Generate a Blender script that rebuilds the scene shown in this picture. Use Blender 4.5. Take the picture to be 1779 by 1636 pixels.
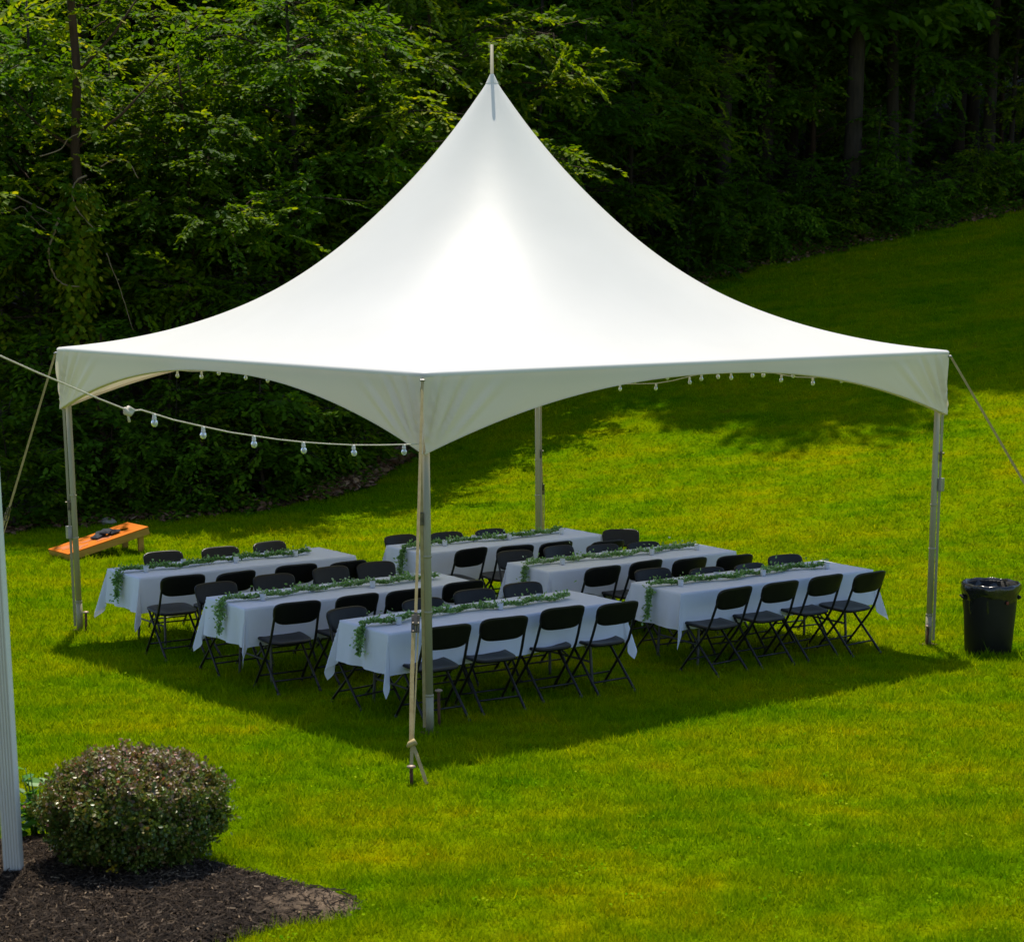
import bpy, math, random
import numpy as np
from mathutils import Vector, Matrix

# ------------------------------------------------------------------ scene, camera, sky, sun
for o in list(bpy.data.objects):
    bpy.data.objects.remove(o)
sc = bpy.context.scene
COL = sc.collection
R = math.radians
PW, PH = 1779.0, 1636.0                       # size of the photograph
FOC, PITCH = 3213.6, -0.2012
CAM = np.array([0.694, -18.668, 3.659]); PX, PY = 89.66, 312.23

cam = bpy.data.cameras.new('camera'); cam_o = bpy.data.objects.new('camera', cam); COL.objects.link(cam_o)
cam.sensor_fit = 'HORIZONTAL'; cam.sensor_width = 36.0; cam.lens = FOC / PW * 36.0
cam.shift_x = -PX / PW; cam.shift_y = PY / PW
cam.dof.use_dof = True; cam.dof.focus_distance = 17.5; cam.dof.aperture_fstop = 5.0
cam.clip_start = 0.1; cam.clip_end = 2000
cam_o.location = CAM; cam_o.rotation_euler = (math.pi / 2 + PITCH, 0, 0)
sc.camera = cam_o

SUN_DIR = Vector((-0.0384, 0.4282, 1.0)).normalized()      # towards the sun (from the tent's shadow)
SUN_EL = math.asin(SUN_DIR.z); SUN_AZ = math.atan2(SUN_DIR.x, SUN_DIR.y)
w = bpy.data.worlds.new('World'); sc.world = w; w.use_nodes = True
nt = w.node_tree; nt.nodes.clear()
sky = nt.nodes.new('ShaderNodeTexSky'); sky.sky_type = 'NISHITA'; sky.sun_disc = False
sky.sun_elevation = SUN_EL; sky.sun_rotation = SUN_AZ; sky.air_density = 1.0; sky.dust_density = 0.6; sky.ozone_density = 1.2
bg = nt.nodes.new('ShaderNodeBackground'); bg.inputs['Strength'].default_value = 0.13
wo = nt.nodes.new('ShaderNodeOutputWorld')
nt.links.new(sky.outputs[0], bg.inputs[0]); nt.links.new(bg.outputs[0], wo.inputs[0])

sun = bpy.data.lights.new('sun', 'SUN'); sun.energy = 4.4; sun.angle = R(0.55); sun.color = (1.0, 0.92, 0.78)
sun_o = bpy.data.objects.new('sun', sun); COL.objects.link(sun_o)
sun_o.rotation_euler = (-SUN_DIR).to_track_quat('-Z', 'Y').to_euler(); sun_o.location = (0, 10, 30)

sc.view_settings.view_transform = 'Standard'; sc.view_settings.look = 'None'
sc.view_settings.exposure = 0.4; sc.view_settings.gamma = 1.0
sc.render.engine = 'CYCLES'
cy = sc.cycles
cy.max_bounces = 6; cy.diffuse_bounces = 3; cy.glossy_bounces = 2; cy.transmission_bounces = 4; cy.transparent_max_bounces = 8
cy.caustics_reflective = False; cy.caustics_refractive = False; cy.sample_clamp_indirect = 6.0
cy.use_denoising = True

# ------------------------------------------------------------------ ground shape and photo rays
def T(x, y):
    """height of the ground"""
    x = np.asarray(x, float); y = np.asarray(y, float)
    s = .42 * x + .9 * y
    u = np.clip((s - 8) / 2, -30, None)
    hill = .285 * 2 * np.logaddexp(0, u)
    far = .25 * 12 * np.logaddexp(0, (s - 60) / 12)          # levels off far inside the wood
    und = .012 * np.sin(1.7 * x + .6 * y) * np.sin(1.1 * y - .5 * x + 1.0) + .03 * np.sin(.45 * x + 1.3) * np.sin(.6 * y) * (1 / (1 + np.exp(-(s - 7))))
    return -.0018 * x - .0195 * y + hill - far + und
def Tz(x, y): return float(T(x, y))
def ray(px, py):
    X = (px - PW / 2 - PX) / FOC; Y = -(py - PH / 2 - PY) / FOC
    c, s = math.cos(PITCH), math.sin(PITCH)
    return np.array([X, c - Y * s, s + Y * c])
def ground(px, py, dz=0.0):
    """where a ray of the photograph meets the ground (or a level dz above it)"""
    d = ray(px, py); prev = t = 5.0
    while t < 200:
        P = CAM + d * t
        if P[2] < Tz(P[0], P[1]) + dz:
            a, b = prev, t
            for _ in range(30):
                m = (a + b) / 2; P = CAM + d * m
                if P[2] < Tz(P[0], P[1]) + dz: b = m
                else: a = m
            return CAM + d * b
        prev = t; t += .4
    return CAM + d * 60
def at_depth(px, py, D):
    d = ray(px, py); return CAM + d * (D / d[1])
def on_plane(px, py, P0, n):
    d = ray(px, py); t = np.dot(np.array(P0) - CAM, n) / np.dot(d, n); return CAM + d * t
def project(P):
    q = np.array(P) - CAM; c, s = math.cos(PITCH), math.sin(PITCH)
    depth = q[1] * c + q[2] * s; up = -q[1] * s + q[2] * c
    return PW / 2 + PX + FOC * q[0] / depth, PH / 2 + PY - FOC * up / depth

EDGE_X = np.array([-90, -40, -14, -7.91, -6.89, -5.23, -4.11, -3.1, -2.44, -1.83, -.13, 2.09, 4.15, 7.57, 11.57, 20, 60, 120])
EDGE_Y = np.array([-6, 2, 7.2, 8.26, 8.86, 9.22, 9.82, 10.29, 11.0, 12.67, 15.5, 19.4, 23.2, 24.78, 26.27, 29, 38, 50])
def edge(x):
    x = np.asarray(x, float)
    return np.interp(x, EDGE_X, EDGE_Y) + .12 * np.sin(x * 5.1) + .08 * np.sin(x * 11.3 + 1)

# outline of the mulch bed (world), read off the photograph
BED = [ground(*p)[:2] for p in [(-260, 1640), (-200, 1560), (-60, 1475), (30, 1462), (90, 1458), (150, 1470), (250, 1490), (345, 1500), (410, 1515), (475, 1530), (545, 1548), (600, 1556), (632, 1572), (615, 1592), (560, 1603), (490, 1612), (420, 1632), (360, 1660), (250, 1750), (0, 1800), (-260, 1800)]]
BEDa = np.array(BED)
def in_bed(x, y):
    x = np.asarray(x, float); y = np.asarray(y, float); c = np.zeros(x.shape, bool)
    n = len(BEDa)
    for i in range(n):
        x1, y1 = BEDa[i]; x2, y2 = BEDa[(i + 1) % n]
        c ^= ((y1 > y) != (y2 > y)) & (x < (x2 - x1) * (y - y1) / (y2 - y1 + 1e-12) + x1)
    return c

# ------------------------------------------------------------------ helpers: meshes
def link(o, parent=None):
    COL.objects.link(o)
    if parent is not None: o.parent = parent
    return o
def mesh_np(name, V, F, attr=None, smooth=False):
    V = np.asarray(V, np.float32); F = np.asarray(F, np.int32); m, k = F.shape
    me = bpy.data.meshes.new(name)
    me.vertices.add(len(V)); me.vertices.foreach_set('co', V.ravel())
    me.loops.add(m * k); me.loops.foreach_set('vertex_index', F.ravel())
    me.polygons.add(m); me.polygons.foreach_set('loop_start', np.arange(0, m * k, k, dtype=np.int32))
    me.polygons.foreach_set('loop_total', np.full(m, k, np.int32))
    me.polygons.foreach_set('use_smooth', np.full(m, smooth))
    if attr is not None:
        a = me.attributes.new('tint', 'FLOAT', 'POINT'); a.data.foreach_set('value', np.asarray(attr, np.float32))
    me.update(calc_edges=True)
    return me
class MB:
    """collects simple shapes into one mesh"""
    def __init__(s): s.v = []; s.f = []
    def add(s, v, f):
        n = len(s.v); s.v += [tuple(map(float, p)) for p in v]; s.f += [tuple(i + n for i in q) for q in f]; return s
    def box(s, c, d, rot=None):
        hx, hy, hz = d[0] / 2, d[1] / 2, d[2] / 2
        P = [Vector((x, y, z)) for x in (-hx, hx) for y in (-hy, hy) for z in (-hz, hz)]
        if rot is not None: P = [rot @ p for p in P]
        c = Vector(c)
        return s.add([p + c for p in P], [(0, 1, 3, 2), (4, 6, 7, 5), (0, 4, 5, 1), (2, 3, 7, 6), (0, 2, 6, 4), (1, 5, 7, 3)])
    def tube(s, pts, r, n=8, caps=True):
        pts = [Vector(p) for p in pts]; m = len(pts)
        rr = r if hasattr(r, '__len__') else [r] * m
        v = []; f = []
        ref = None
        for i, p in enumerate(pts):
            t = (pts[min(i + 1, m - 1)] - pts[max(i - 1, 0)]).normalized()
            if ref is None: ref = Vector((0, 0, 1)) if abs(t.z) < .9 else Vector((1, 0, 0))
            a = t.cross(ref).normalized(); b = a.cross(t).normalized(); ref = b
            for k in range(n):
                an = 2 * math.pi * k / n; v.append(p + (a * math.cos(an) + b * math.sin(an)) * rr[i])
        for i in range(m - 1):
            for k in range(n):
                f.append((i * n + k, i * n + (k + 1) % n, (i + 1) * n + (k + 1) % n, (i + 1) * n + k))
        if caps: f.append(tuple(range(n - 1, -1, -1))); f.append(tuple(range((m - 1) * n, m * n)))
        return s.add(v, f)
    def lathe(s, prof, n=24, c=(0, 0, 0)):
        """prof: (r, z) pairs from bottom up"""
        v = []; f = []; m = len(prof)
        for r, z in prof:
            for k in range(n):
                a = 2 * math.pi * k / n; v.append((c[0] + r * math.cos(a), c[1] + r * math.sin(a), c[2] + z))
        for i in range(m - 1):
            for k in range(n):
                f.append((i * n + k, i * n + (k + 1) % n, (i + 1) * n + (k + 1) % n, (i + 1) * n + k))
        return s.add(v, f)
    def ribbon(s, pts, wd, side):
        """flat strap along pts with a little thickness"""
        side = Vector(side).normalized(); v = []; f = []
        for i, p in enumerate(pts):
            p = Vector(p); t = (Vector(pts[min(i + 1, len(pts) - 1)]) - Vector(pts[max(i - 1, 0)])).normalized()
            sd = (side - t * side.dot(t)).normalized(); nn = t.cross(sd).normalized()
            for a, b in ((-1, -1), (1, -1), (1, 1), (-1, 1)): v.append(p + sd * (a * wd / 2) + nn * (b * .0016))
        for i in range(len(pts) - 1):
            for k in range(4): f.append((i * 4 + k, i * 4 + (k + 1) % 4, i * 4 + 4 + (k + 1) % 4, i * 4 + 4 + k))
        f += [(3, 2, 1, 0), tuple(range(len(v) - 4, len(v)))]
        return s.add(v, f)
    def mesh(s, name, smooth=False):
        me = bpy.data.meshes.new(name); me.from_pydata(s.v, [], s.f); me.validate(); me.update()
        if smooth: me.polygons.foreach_set('use_smooth', [True] * len(me.polygons))
        return me
    def build(s, name, mat, parent=None, smooth=False, bevel=0, loc=None):
        me = s.mesh(name, smooth); me.materials.append(mat)
        o = link(bpy.data.objects.new(name, me), parent)
        if loc is not None: o.location = loc
        if bevel:
            b = o.modifiers.new('bevel', 'BEVEL'); b.width = bevel; b.segments = 2; b.limit_method = 'ANGLE'
        return o
def obj(name, me, mat=None, parent=None, loc=None):
    if mat is not None and not me.materials: me.materials.append(mat)
    o = link(bpy.data.objects.new(name, me), parent)
    if loc is not None: o.location = loc
    return o
def tag(o, label=None, cat=None, group=None, kind=None):
    if label: o['label'] = label
    if cat: o['category'] = cat
    if group: o['group'] = group
    if kind: o['kind'] = kind
    return o
def empty(name, loc=(0, 0, 0), rz=0.0):
    o = link(bpy.data.objects.new(name, None)); o.location = loc; o.rotation_euler = (0, 0, rz); o.empty_display_size = .1
    return o
def copy_tree(o, parent=None):
    c = o.copy(); link(c, parent)
    if parent is not None: c.matrix_parent_inverse = o.matrix_parent_inverse.copy()
    for ch in o.children: copy_tree(ch, c)
    return c
ORD = ['first', 'second', 'third', 'fourth', 'fifth', 'sixth', 'seventh', 'eighth', 'ninth', 'tenth', 'eleventh', 'twelfth', 'thirteenth', 'fourteenth', 'fifteenth']

# ------------------------------------------------------------------ helpers: materials
def new_mat(name):
    m = bpy.data.materials.new(name); m.use_nodes = True
    n = m.node_tree.nodes; l = m.node_tree.links
    return m, n, l, n['Principled BSDF'], n['Material Output']
def ramp(n, stops):
    r = n.new('ShaderNodeValToRGB'); e = r.color_ramp.elements
    e[0].position, e[0].color = stops[0][0], (*stops[0][1], 1)
    e[1].position, e[1].color = stops[-1][0], (*stops[-1][1], 1)
    for p, c in stops[1:-1]:
        k = e.new(p); k.color = (*c, 1)
    return r
def mapped(n, l, scale=(1, 1, 1), rot=(0, 0, 0), coord='Object'):
    tc = n.new('ShaderNodeTexCoord'); mp = n.new('ShaderNodeMapping')
    mp.inputs['Scale'].default_value = scale; mp.inputs['Rotation'].default_value = rot
    l.new(tc.outputs[coord], mp.inputs[0]); return mp.outputs[0]
def noise(n, l, vec, scale, detail=3, rough=.55):
    t = n.new('ShaderNodeTexNoise'); t.inputs['Scale'].default_value = scale; t.inputs['Detail'].default_value = detail; t.inputs['Roughness'].default_value = rough
    l.new(vec, t.inputs['Vector']); return t.outputs['Fac']
def mixc(n, l, fac, a, b, mode='MIX'):
    m = n.new('ShaderNodeMix'); m.data_type = 'RGBA'; m.blend_type = mode
    for sock, v in ((m.inputs[0], fac), (m.inputs[6], a), (m.inputs[7], b)):
        if hasattr(v, 'links') or hasattr(v, 'is_linked'): l.new(v, sock)
        elif isinstance(v, (int, float)): sock.default_value = v
        else: sock.default_value = (*v, 1)
    return m.outputs[2]
def bump(n, l, b, h, strength=.3, dist=.01):
    bp = n.new('ShaderNodeBump'); bp.inputs['Strength'].default_value = strength; bp.inputs['Distance'].default_value = dist
    l.new(h, bp.inputs['Height']); l.new(bp.outputs[0], b.inputs['Normal'])
def simple(name, c0, c1=None, rough=.5, metal=0., nscale=8., spec=.5, bmp=0., bscale=60., stretch=(1, 1, 1)):
    m, n, l, b, o = new_mat(name)
    c1 = c1 or tuple(x * .8 for x in c0)
    v = mapped(n, l, stretch)
    f = noise(n, l, v, nscale, 5)
    r = ramp(n, [(.3, c1), (.7, c0)]); l.new(f, r.inputs[0]); l.new(r.outputs[0], b.inputs['Base Color'])
    b.inputs['Roughness'].default_value = rough; b.inputs['Metallic'].default_value = metal
    b.inputs['Specular IOR Level'].default_value = spec
    if bmp: bump(n, l, b, noise(n, l, v, bscale, 3), bmp, .004)
    return m
def leafy(name, stops, trans=.42, tcol=(1.25, 1.15, .35), rough=.42, spec=.45, obj_var=.25):
    m, n, l, b, o = new_mat(name)
    at = n.new('ShaderNodeAttribute'); at.attribute_name = 'tint'
    oi = n.new('ShaderNodeObjectInfo')
    ma = n.new('ShaderNodeMath'); ma.operation = 'MULTIPLY_ADD'; ma.inputs[1].default_value = obj_var; ma.inputs[2].default_value = -obj_var / 2
    l.new(oi.outputs['Random'], ma.inputs[0])
    ad = n.new('ShaderNodeMath'); ad.operation = 'ADD'; ad.use_clamp = True
    l.new(at.outputs['Fac'], ad.inputs[0]); l.new(ma.outputs[0], ad.inputs[1])
    r = ramp(n, stops); l.new(ad.outputs[0], r.inputs[0])
    l.new(r.outputs[0], b.inputs['Base Color']); b.inputs['Roughness'].default_value = rough; b.inputs['Specular IOR Level'].default_value = spec
    tr = n.new('ShaderNodeBsdfTranslucent')
    l.new(mixc(n, l, 1.0, r.outputs[0], tcol, 'MULTIPLY'), tr.inputs['Color'])
    mx = n.new('ShaderNodeMixShader'); mx.inputs[0].default_value = trans
    l.new(b.outputs[0], mx.inputs[1]); l.new(tr.outputs[0], mx.inputs[2]); l.new(mx.outputs[0], o.inputs['Surface'])
    return m

def lawn_colour(n, l, shift=0.0):
    """patchy lawn colour shared by the soil sheet and the blades"""
    v = mapped(n, l, (1, 1, 1))
    vs = mapped(n, l, (.38, 2.4, 1), (0, 0, R(-30)))
    f1 = noise(n, l, v, .45, 3, .6); f2 = noise(n, l, vs, .8, 4, .6); f3 = noise(n, l, v, 4.0, 3, .6)
    a = n.new('ShaderNodeMath'); a.operation = 'MULTIPLY_ADD'; a.inputs[1].default_value = .95; l.new(f2, a.inputs[0]); l.new(f1, a.inputs[2])
    a2 = n.new('ShaderNodeMath'); a2.operation = 'MULTIPLY_ADD'; a2.inputs[1].default_value = .7; l.new(f3, a2.inputs[0]); l.new(a.outputs[0], a2.inputs[2])
    r = n.new('ShaderNodeMapRange'); r.inputs['From Min'].default_value = .95; r.inputs['From Max'].default_value = 1.72
    l.new(a2.outputs[0], r.inputs['Value'])
    cr = ramp(n, [(0, (.08, .22, .001)), (.35, (.175, .3, .001)), (.65, (.265, .34, .001)), (1, (.375, .36, .001))])
    l.new(r.outputs[0], cr.inputs[0])
    f4 = noise(n, l, v, 1.9, 4, .7)
    br = ramp(n, [(.62, (0, 0, 0)), (.76, (.45, .45, .45))]); l.new(f4, br.inputs[0])
    return mixc(n, l, br.outputs[0], cr.outputs[0], (.3, .2, .02)), v

def mat_lawn():
    m, n, l, b, o = new_mat('lawn_soil')
    c, v = lawn_colour(n, l)
    f = noise(n, l, v, 38, 4, .7)
    dk = ramp(n, [(.3, (.4, .42, .4)), (.7, (.82, .82, .8))]); l.new(f, dk.inputs[0])
    l.new(mixc(n, l, 1.0, c, dk.outputs[0], 'MULTIPLY'), b.inputs['Base Color'])
    b.inputs['Roughness'].default_value = 1.0; b.inputs['Specular IOR Level'].default_value = .0
    bump(n, l, b, f, .8, .03)
    return m
def mat_grass():
    m, n, l, b, o = new_mat('grass_blades')
    c, v = lawn_colour(n, l)
    at = n.new('ShaderNodeAttribute'); at.attribute_name = 'tint'
    r = ramp(n, [(0, (.45, .6, .6)), (.5, (1, 1, 1)), (.93, (1.4, 1.25, 1.4)), (1, (1.9, 1.45, 3.))]); l.new(at.outputs['Fac'], r.inputs[0])
    cc = mixc(n, l, 1.0, c, r.outputs[0], 'MULTIPLY')
    l.new(cc, b.inputs['Base Color']); b.inputs['Roughness'].default_value = .7; b.inputs['Specular IOR Level'].default_value = .0
    tr = n.new('ShaderNodeBsdfTranslucent'); l.new(mixc(n, l, 1.0, cc, (1.25, 1.15, .5), 'MULTIPLY'), tr.inputs['Color'])
    mx = n.new('ShaderNodeMixShader'); mx.inputs[0].default_value = .5
    l.new(b.outputs[0], mx.inputs[1]); l.new(tr.outputs[0], mx.inputs[2]); l.new(mx.outputs[0], o.inputs['Surface'])
    return m
def mat_cloth(name, col, trans, rough=.6, bmp=.15, bscale=25):
    m, n, l, b, o = new_mat(name)
    v = mapped(n, l)
    f = noise(n, l, v, 1.2, 4)
    r = ramp(n, [(.25, tuple(x * .94 for x in col)), (.75, col)]); l.new(f, r.inputs[0])
    l.new(r.outputs[0], b.inputs['Base Color']); b.inputs['Roughness'].default_value = rough; b.inputs['Specular IOR Level'].default_value = .25
    bump(n, l, b, noise(n, l, v, bscale, 3), bmp, .01)
    tr = n.new('ShaderNodeBsdfTranslucent'); tr.inputs['Color'].default_value = (col[0], col[1] * .97, col[2] * .88, 1)
    mx = n.new('ShaderNodeMixShader'); mx.inputs[0].default_value = trans
    l.new(b.outputs[0], mx.inputs[1]); l.new(tr.outputs[0], mx.inputs[2]); l.new(mx.outputs[0], o.inputs['Surface'])
    return m
def mat_glass(name, col=(1, 1, 1), rough=.05, frost=0.):
    m, n, l, b, o = new_mat(name)
    b.inputs['Base Color'].default_value = (*col, 1); b.inputs['Roughness'].default_value = rough
    b.inputs['Transmission Weight'].default_value = 1.0 - frost; b.inputs['IOR'].default_value = 1.45
    return m
M = {}
M['lawn'] = mat_lawn(); M['grass'] = mat_grass()
M['vinyl'] = mat_cloth('tent_vinyl', (.83, .82, .79), .24, .42, .12, 6)
M['valance'] = mat_cloth('valance_vinyl', (.90, .80, .66), .22, .45, .12, 7)
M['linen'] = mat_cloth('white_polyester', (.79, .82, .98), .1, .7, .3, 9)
M['alu'] = simple('brushed_aluminium', (.42, .39, .27), (.32, .29, .19), .5, .1, 3, .5, .08, 90, (1, 1, .1))
M['steel'] = simple('galvanised_steel', (.42, .42, .42), (.28, .27, .26), .45, .8, 12)
M['rust'] = simple('rusty_steel', (.16, .075, .04), (.07, .035, .022), .8, .2, 30, .3, .4, 80)
M['stakehead'] = simple('worn_stake_head', (.45, .36, .28), (.3, .2, .14), .55, .4, 30)
M['web'] = simple('tan_webbing', (.5, .40, .2), (.38, .29, .13), .85, 0, 20, .15, .3, 200)
M['webw'] = simple('white_cord', (.68, .64, .52), (.55, .5, .4), .7, 0, 20, .2)
M['ratchet'] = simple('ratchet_steel', (.2, .17, .13), (.07, .06, .05), .45, .6, 25)
M['black_plastic'] = simple('black_chair_plastic', (.010, .0095, .010), (.006, .006, .0065), .36, 0, 20, .32, .12, 220)
M['black_metal'] = simple('black_chair_tube', (.02, .019, .02), (.012, .012, .013), .35, .3, 20)
M['foot'] = simple('grey_rubber_foot', (.05, .05, .05), None, .7)
M['table_top'] = simple('white_table_plastic', (.62, .62, .6), None, .5)
M['table_leg'] = simple('grey_table_leg', (.12, .12, .13), (.07, .07, .075), .45, .5)
M['bin'] = simple('black_bin_plastic', (.009, .009, .008), (.013, .013, .013), .5, 0, 6, .22, .1, 40)
M['liner'] = simple('black_bin_liner', (.012, .012, .013), (.02, .02, .022), .18, 0, 20, .6, .5, 30)
M['red'] = simple('red_sticker', (.16, .02, .015), None, .6)
M['wood_top'] = simple('orange_varnished_plywood', (.68, .19, .008), (.52, .12, .005), .6, 0, 3, .12, .05, 40, (1, 6, 1))
M['wood_side'] = simple('yellow_pine', (.5, .27, .05), (.4, .2, .03), .5, 0, 4, .3, .05, 40, (1, 1, 6))
M['mark'] = simple('faded_print', (.5, .2, .1), (.55, .15, .03), .7, 0, 14, .1)
M['hole'] = simple('dark_hole', (.006, .005, .004), None, .9)
M['bag'] = simple('charcoal_duck_cloth', (.045, .05, .058), (.03, .033, .04), .85, 0, 30, .2, .3, 200)
M['socket'] = simple('white_socket', (.72, .7, .62), None, .45)
M['bulb'] = mat_glass('clear_bulb_glass', (.9, .95, 1), .1, .45)
M['votive'] = simple('frosted_votive', (.62, .66, .7), (.52, .56, .62), .35, 0, 20, .5)
M['bark'] = simple('grey_brown_bark', (.05, .037, .027), (.02, .016, .012), .9, 0, 5, .2, .9, 18, (3, 3, .5))
M['bark_red'] = simple('reddish_bark', (.065, .038, .022), (.03, .018, .011), .9, 0, 5, .2, .9, 18, (3, 3, .5))
M['twig'] = simple('bleached_twig', (.3, .22, .14), (.17, .12, .08), .8, 0, 8, .2)
M['floor'] = None
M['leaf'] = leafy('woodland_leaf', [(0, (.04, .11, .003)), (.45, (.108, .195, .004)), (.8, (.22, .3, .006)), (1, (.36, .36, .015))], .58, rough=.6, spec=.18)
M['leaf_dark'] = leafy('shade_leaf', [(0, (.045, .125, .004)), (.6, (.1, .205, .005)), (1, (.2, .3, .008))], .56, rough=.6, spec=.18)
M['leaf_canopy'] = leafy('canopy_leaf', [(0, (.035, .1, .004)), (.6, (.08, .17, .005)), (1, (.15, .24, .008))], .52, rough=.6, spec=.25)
M['weed'] = leafy('weed_leaf', [(0, (.065, .17, .005)), (.6, (.14, .28, .006)), (1, (.3, .38, .01))], .5, rough=.6, spec=.25)
M['litter'] = leafy('dead_leaf', [(0, (.08, .042, .024)), (.5, (.24, .13, .075)), (1, (.48, .32, .21))], .1, (1, .9, .7), .8, .15)
M['barberry'] = leafy('shrub_leaf', [(0, (.05, .1, .012)), (.3, (.12, .18, .022)), (.46, (.18, .17, .028)), (.66, (.27, .17, .1)), (.85, (.44, .34, .33)), (1, (.5, .15, .1))], .22, (1.1, 1.0, .5), .38, .5)
M['hosta'] = leafy('broad_green_leaf', [(0, (.04, .15, .012)), (1, (.12, .32, .03))], .35, (1.2, 1.15, .4), .35, .5)
M['garland'] = leafy('garland_leaf', [(0, (.08, .2, .05)), (.5, (.2, .38, .1)), (.8, (.36, .52, .28)), (1, (.55, .65, .6))], .25, (1.2, 1.15, .5), .5, .35)
M['yellow'] = leafy('yellow_flower', [(0, (.5, .35, .02)), (1, (.6, .45, .03))], .3)
M['chip'] = leafy('mulch_chip', [(0, (.018, .013, .010)), (.45, (.06, .042, .029)), (.75, (.14, .10, .067)), (1, (.4, .29, .19))], .0, (1, 1, 1), .85, .2, 0)
M['white_vinyl'] = simple('white_downspout_paint', (.84, .83, .78), (.78, .77, .72), .45, 0, 3, .4)
M['stone'] = simple('grey_field_stone', (.36, .32, .26), (.16, .14, .11), .9, 0, 9, .2, .8, 25)
M['mortar'] = simple('mortar', (.42, .4, .36), (.33, .31, .28), .95, 0, 30, .1, .5, 90)
M['roofing'] = simple('grey_shingle', (.1, .1, .105), (.06, .06, .065), .95, 0, 14, .1, .5, 60)
BR = [simple('buff_brick_%d' % i, c, tuple(x * .72 for x in c), .9, 0, 12, .15, .5, 70) for i, c in enumerate([(.42, .30, .16), (.36, .25, .13), (.47, .36, .2)])]

# ------------------------------------------------------------------ the ground
def axis(segs):
    out = []
    for a, b, st in segs: out += list(np.arange(a, b, st))
    return np.array(out + [segs[-1][1]])
gx = axis([(-260, -60, 20), (-60, -16, 4), (-16, 18, .35), (18, 60, 4), (60, 260, 20)])
gy = axis([(-120, -30, 10), (-30, -12, 2), (-12, 30, .35), (30, 90, 3), (90, 330, 20)])
XX, YY = np.meshgrid(gx, gy)
V = np.c_[XX.ravel(), YY.ravel(), T(XX, YY).ravel()]
nx, ny = len(gx), len(gy)
I = np.arange(nx * ny).reshape(ny, nx)
F = np.stack([I[:-1, :-1], I[:-1, 1:], I[1:, 1:], I[1:, :-1]], -1).reshape(-1, 4)
tag(obj('lawn', mesh_np('lawn', V, F, smooth=True), M['lawn']), 'mown green lawn sloping up to the wood', 'lawn', kind='structure')

def mat_floor():
    m, n, l, b, o = new_mat('forest_floor')
    v = mapped(n, l)
    f = noise(n, l, v, 1.1, 5, .65); f2 = noise(n, l, v, 14, 4, .7)
    a = n.new('ShaderNodeMath'); a.operation = 'MULTIPLY_ADD'; a.inputs[1].default_value = .6; l.new(f2, a.inputs[0]); l.new(f, a.inputs[2])
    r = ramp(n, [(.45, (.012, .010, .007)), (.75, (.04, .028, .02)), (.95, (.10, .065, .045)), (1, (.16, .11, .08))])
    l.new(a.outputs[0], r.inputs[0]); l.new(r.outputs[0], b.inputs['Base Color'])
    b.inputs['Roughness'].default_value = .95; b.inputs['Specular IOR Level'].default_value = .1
    bump(n, l, b, f2, .8, .04)
    return m
M['floor'] = mat_floor()
fx = axis([(-90, -16, 3), (-16, 16, .22), (16, 110, 4)])
ft = np.concatenate([np.linspace(0, 8, 30), np.linspace(8.6, 30, 30), np.linspace(32, 120, 24)])
FX, FT = np.meshgrid(fx, ft)
FY = edge(FX) + FT
FZ = T(FX, FY) + .012 + .05 * (1 - np.exp(-FT / .5)) + .04 * np.sin(FX * 2.3 + FY) * np.sin(FY * 1.9) * (1 - np.exp(-FT))
FZ[0] = T(FX[0], FY[0]) - .02
V = np.c_[FX.ravel(), FY.ravel(), FZ.ravel()]
I = np.arange(FX.size).reshape(FX.shape); F = np.stack([I[:-1, :-1], I[:-1, 1:], I[1:, 1:], I[1:, :-1]], -1).reshape(-1, 4)
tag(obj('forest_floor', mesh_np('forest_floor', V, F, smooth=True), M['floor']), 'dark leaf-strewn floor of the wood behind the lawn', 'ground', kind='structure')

# mulch bed: a low mound inside its outline
def bed_mesh():
    c = BEDa.mean(0) + np.array([-.2, 0]); rings = 14; per = []
    n = len(BEDa)
    P = []
    for i in range(n):                         # finer outline with a ragged edge
        for k in range(8):
            a = BEDa[i] + (BEDa[(i + 1) % n] - BEDa[i]) * k / 8; P.append(a)
    P = np.array(P); N = len(P); V = []; F = []
    rs = np.random.default_rng(5)
    for r in range(rings + 1):
        t = r / rings
        for i, p in enumerate(P):
            q = c + (p - c) * t
            j = .015 * math.sin(i * 2.7) + .01 * math.sin(i * 5.9) if r == rings else 0
            q = q + (p - c) / (np.linalg.norm(p - c) + 1e-6) * j
            edge_d = np.linalg.norm(p - q)
            z = Tz(*q) + (.05 * (1 - math.exp(-edge_d / .12)) + .012 * math.sin(q[0] * 9) * math.sin(q[1] * 8) * (1 - math.exp(-edge_d / .2)) + .016 if r < rings else -.01)
            V.append((q[0], q[1], z))
    for r in range(rings):
        for i in range(N):
            F.append((r * N + i, r * N + (i + 1) % N, (r + 1) * N + (i + 1) % N, (r + 1) * N + i))
    return mesh_np('mulch_bed', V, F, smooth=True)
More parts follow.
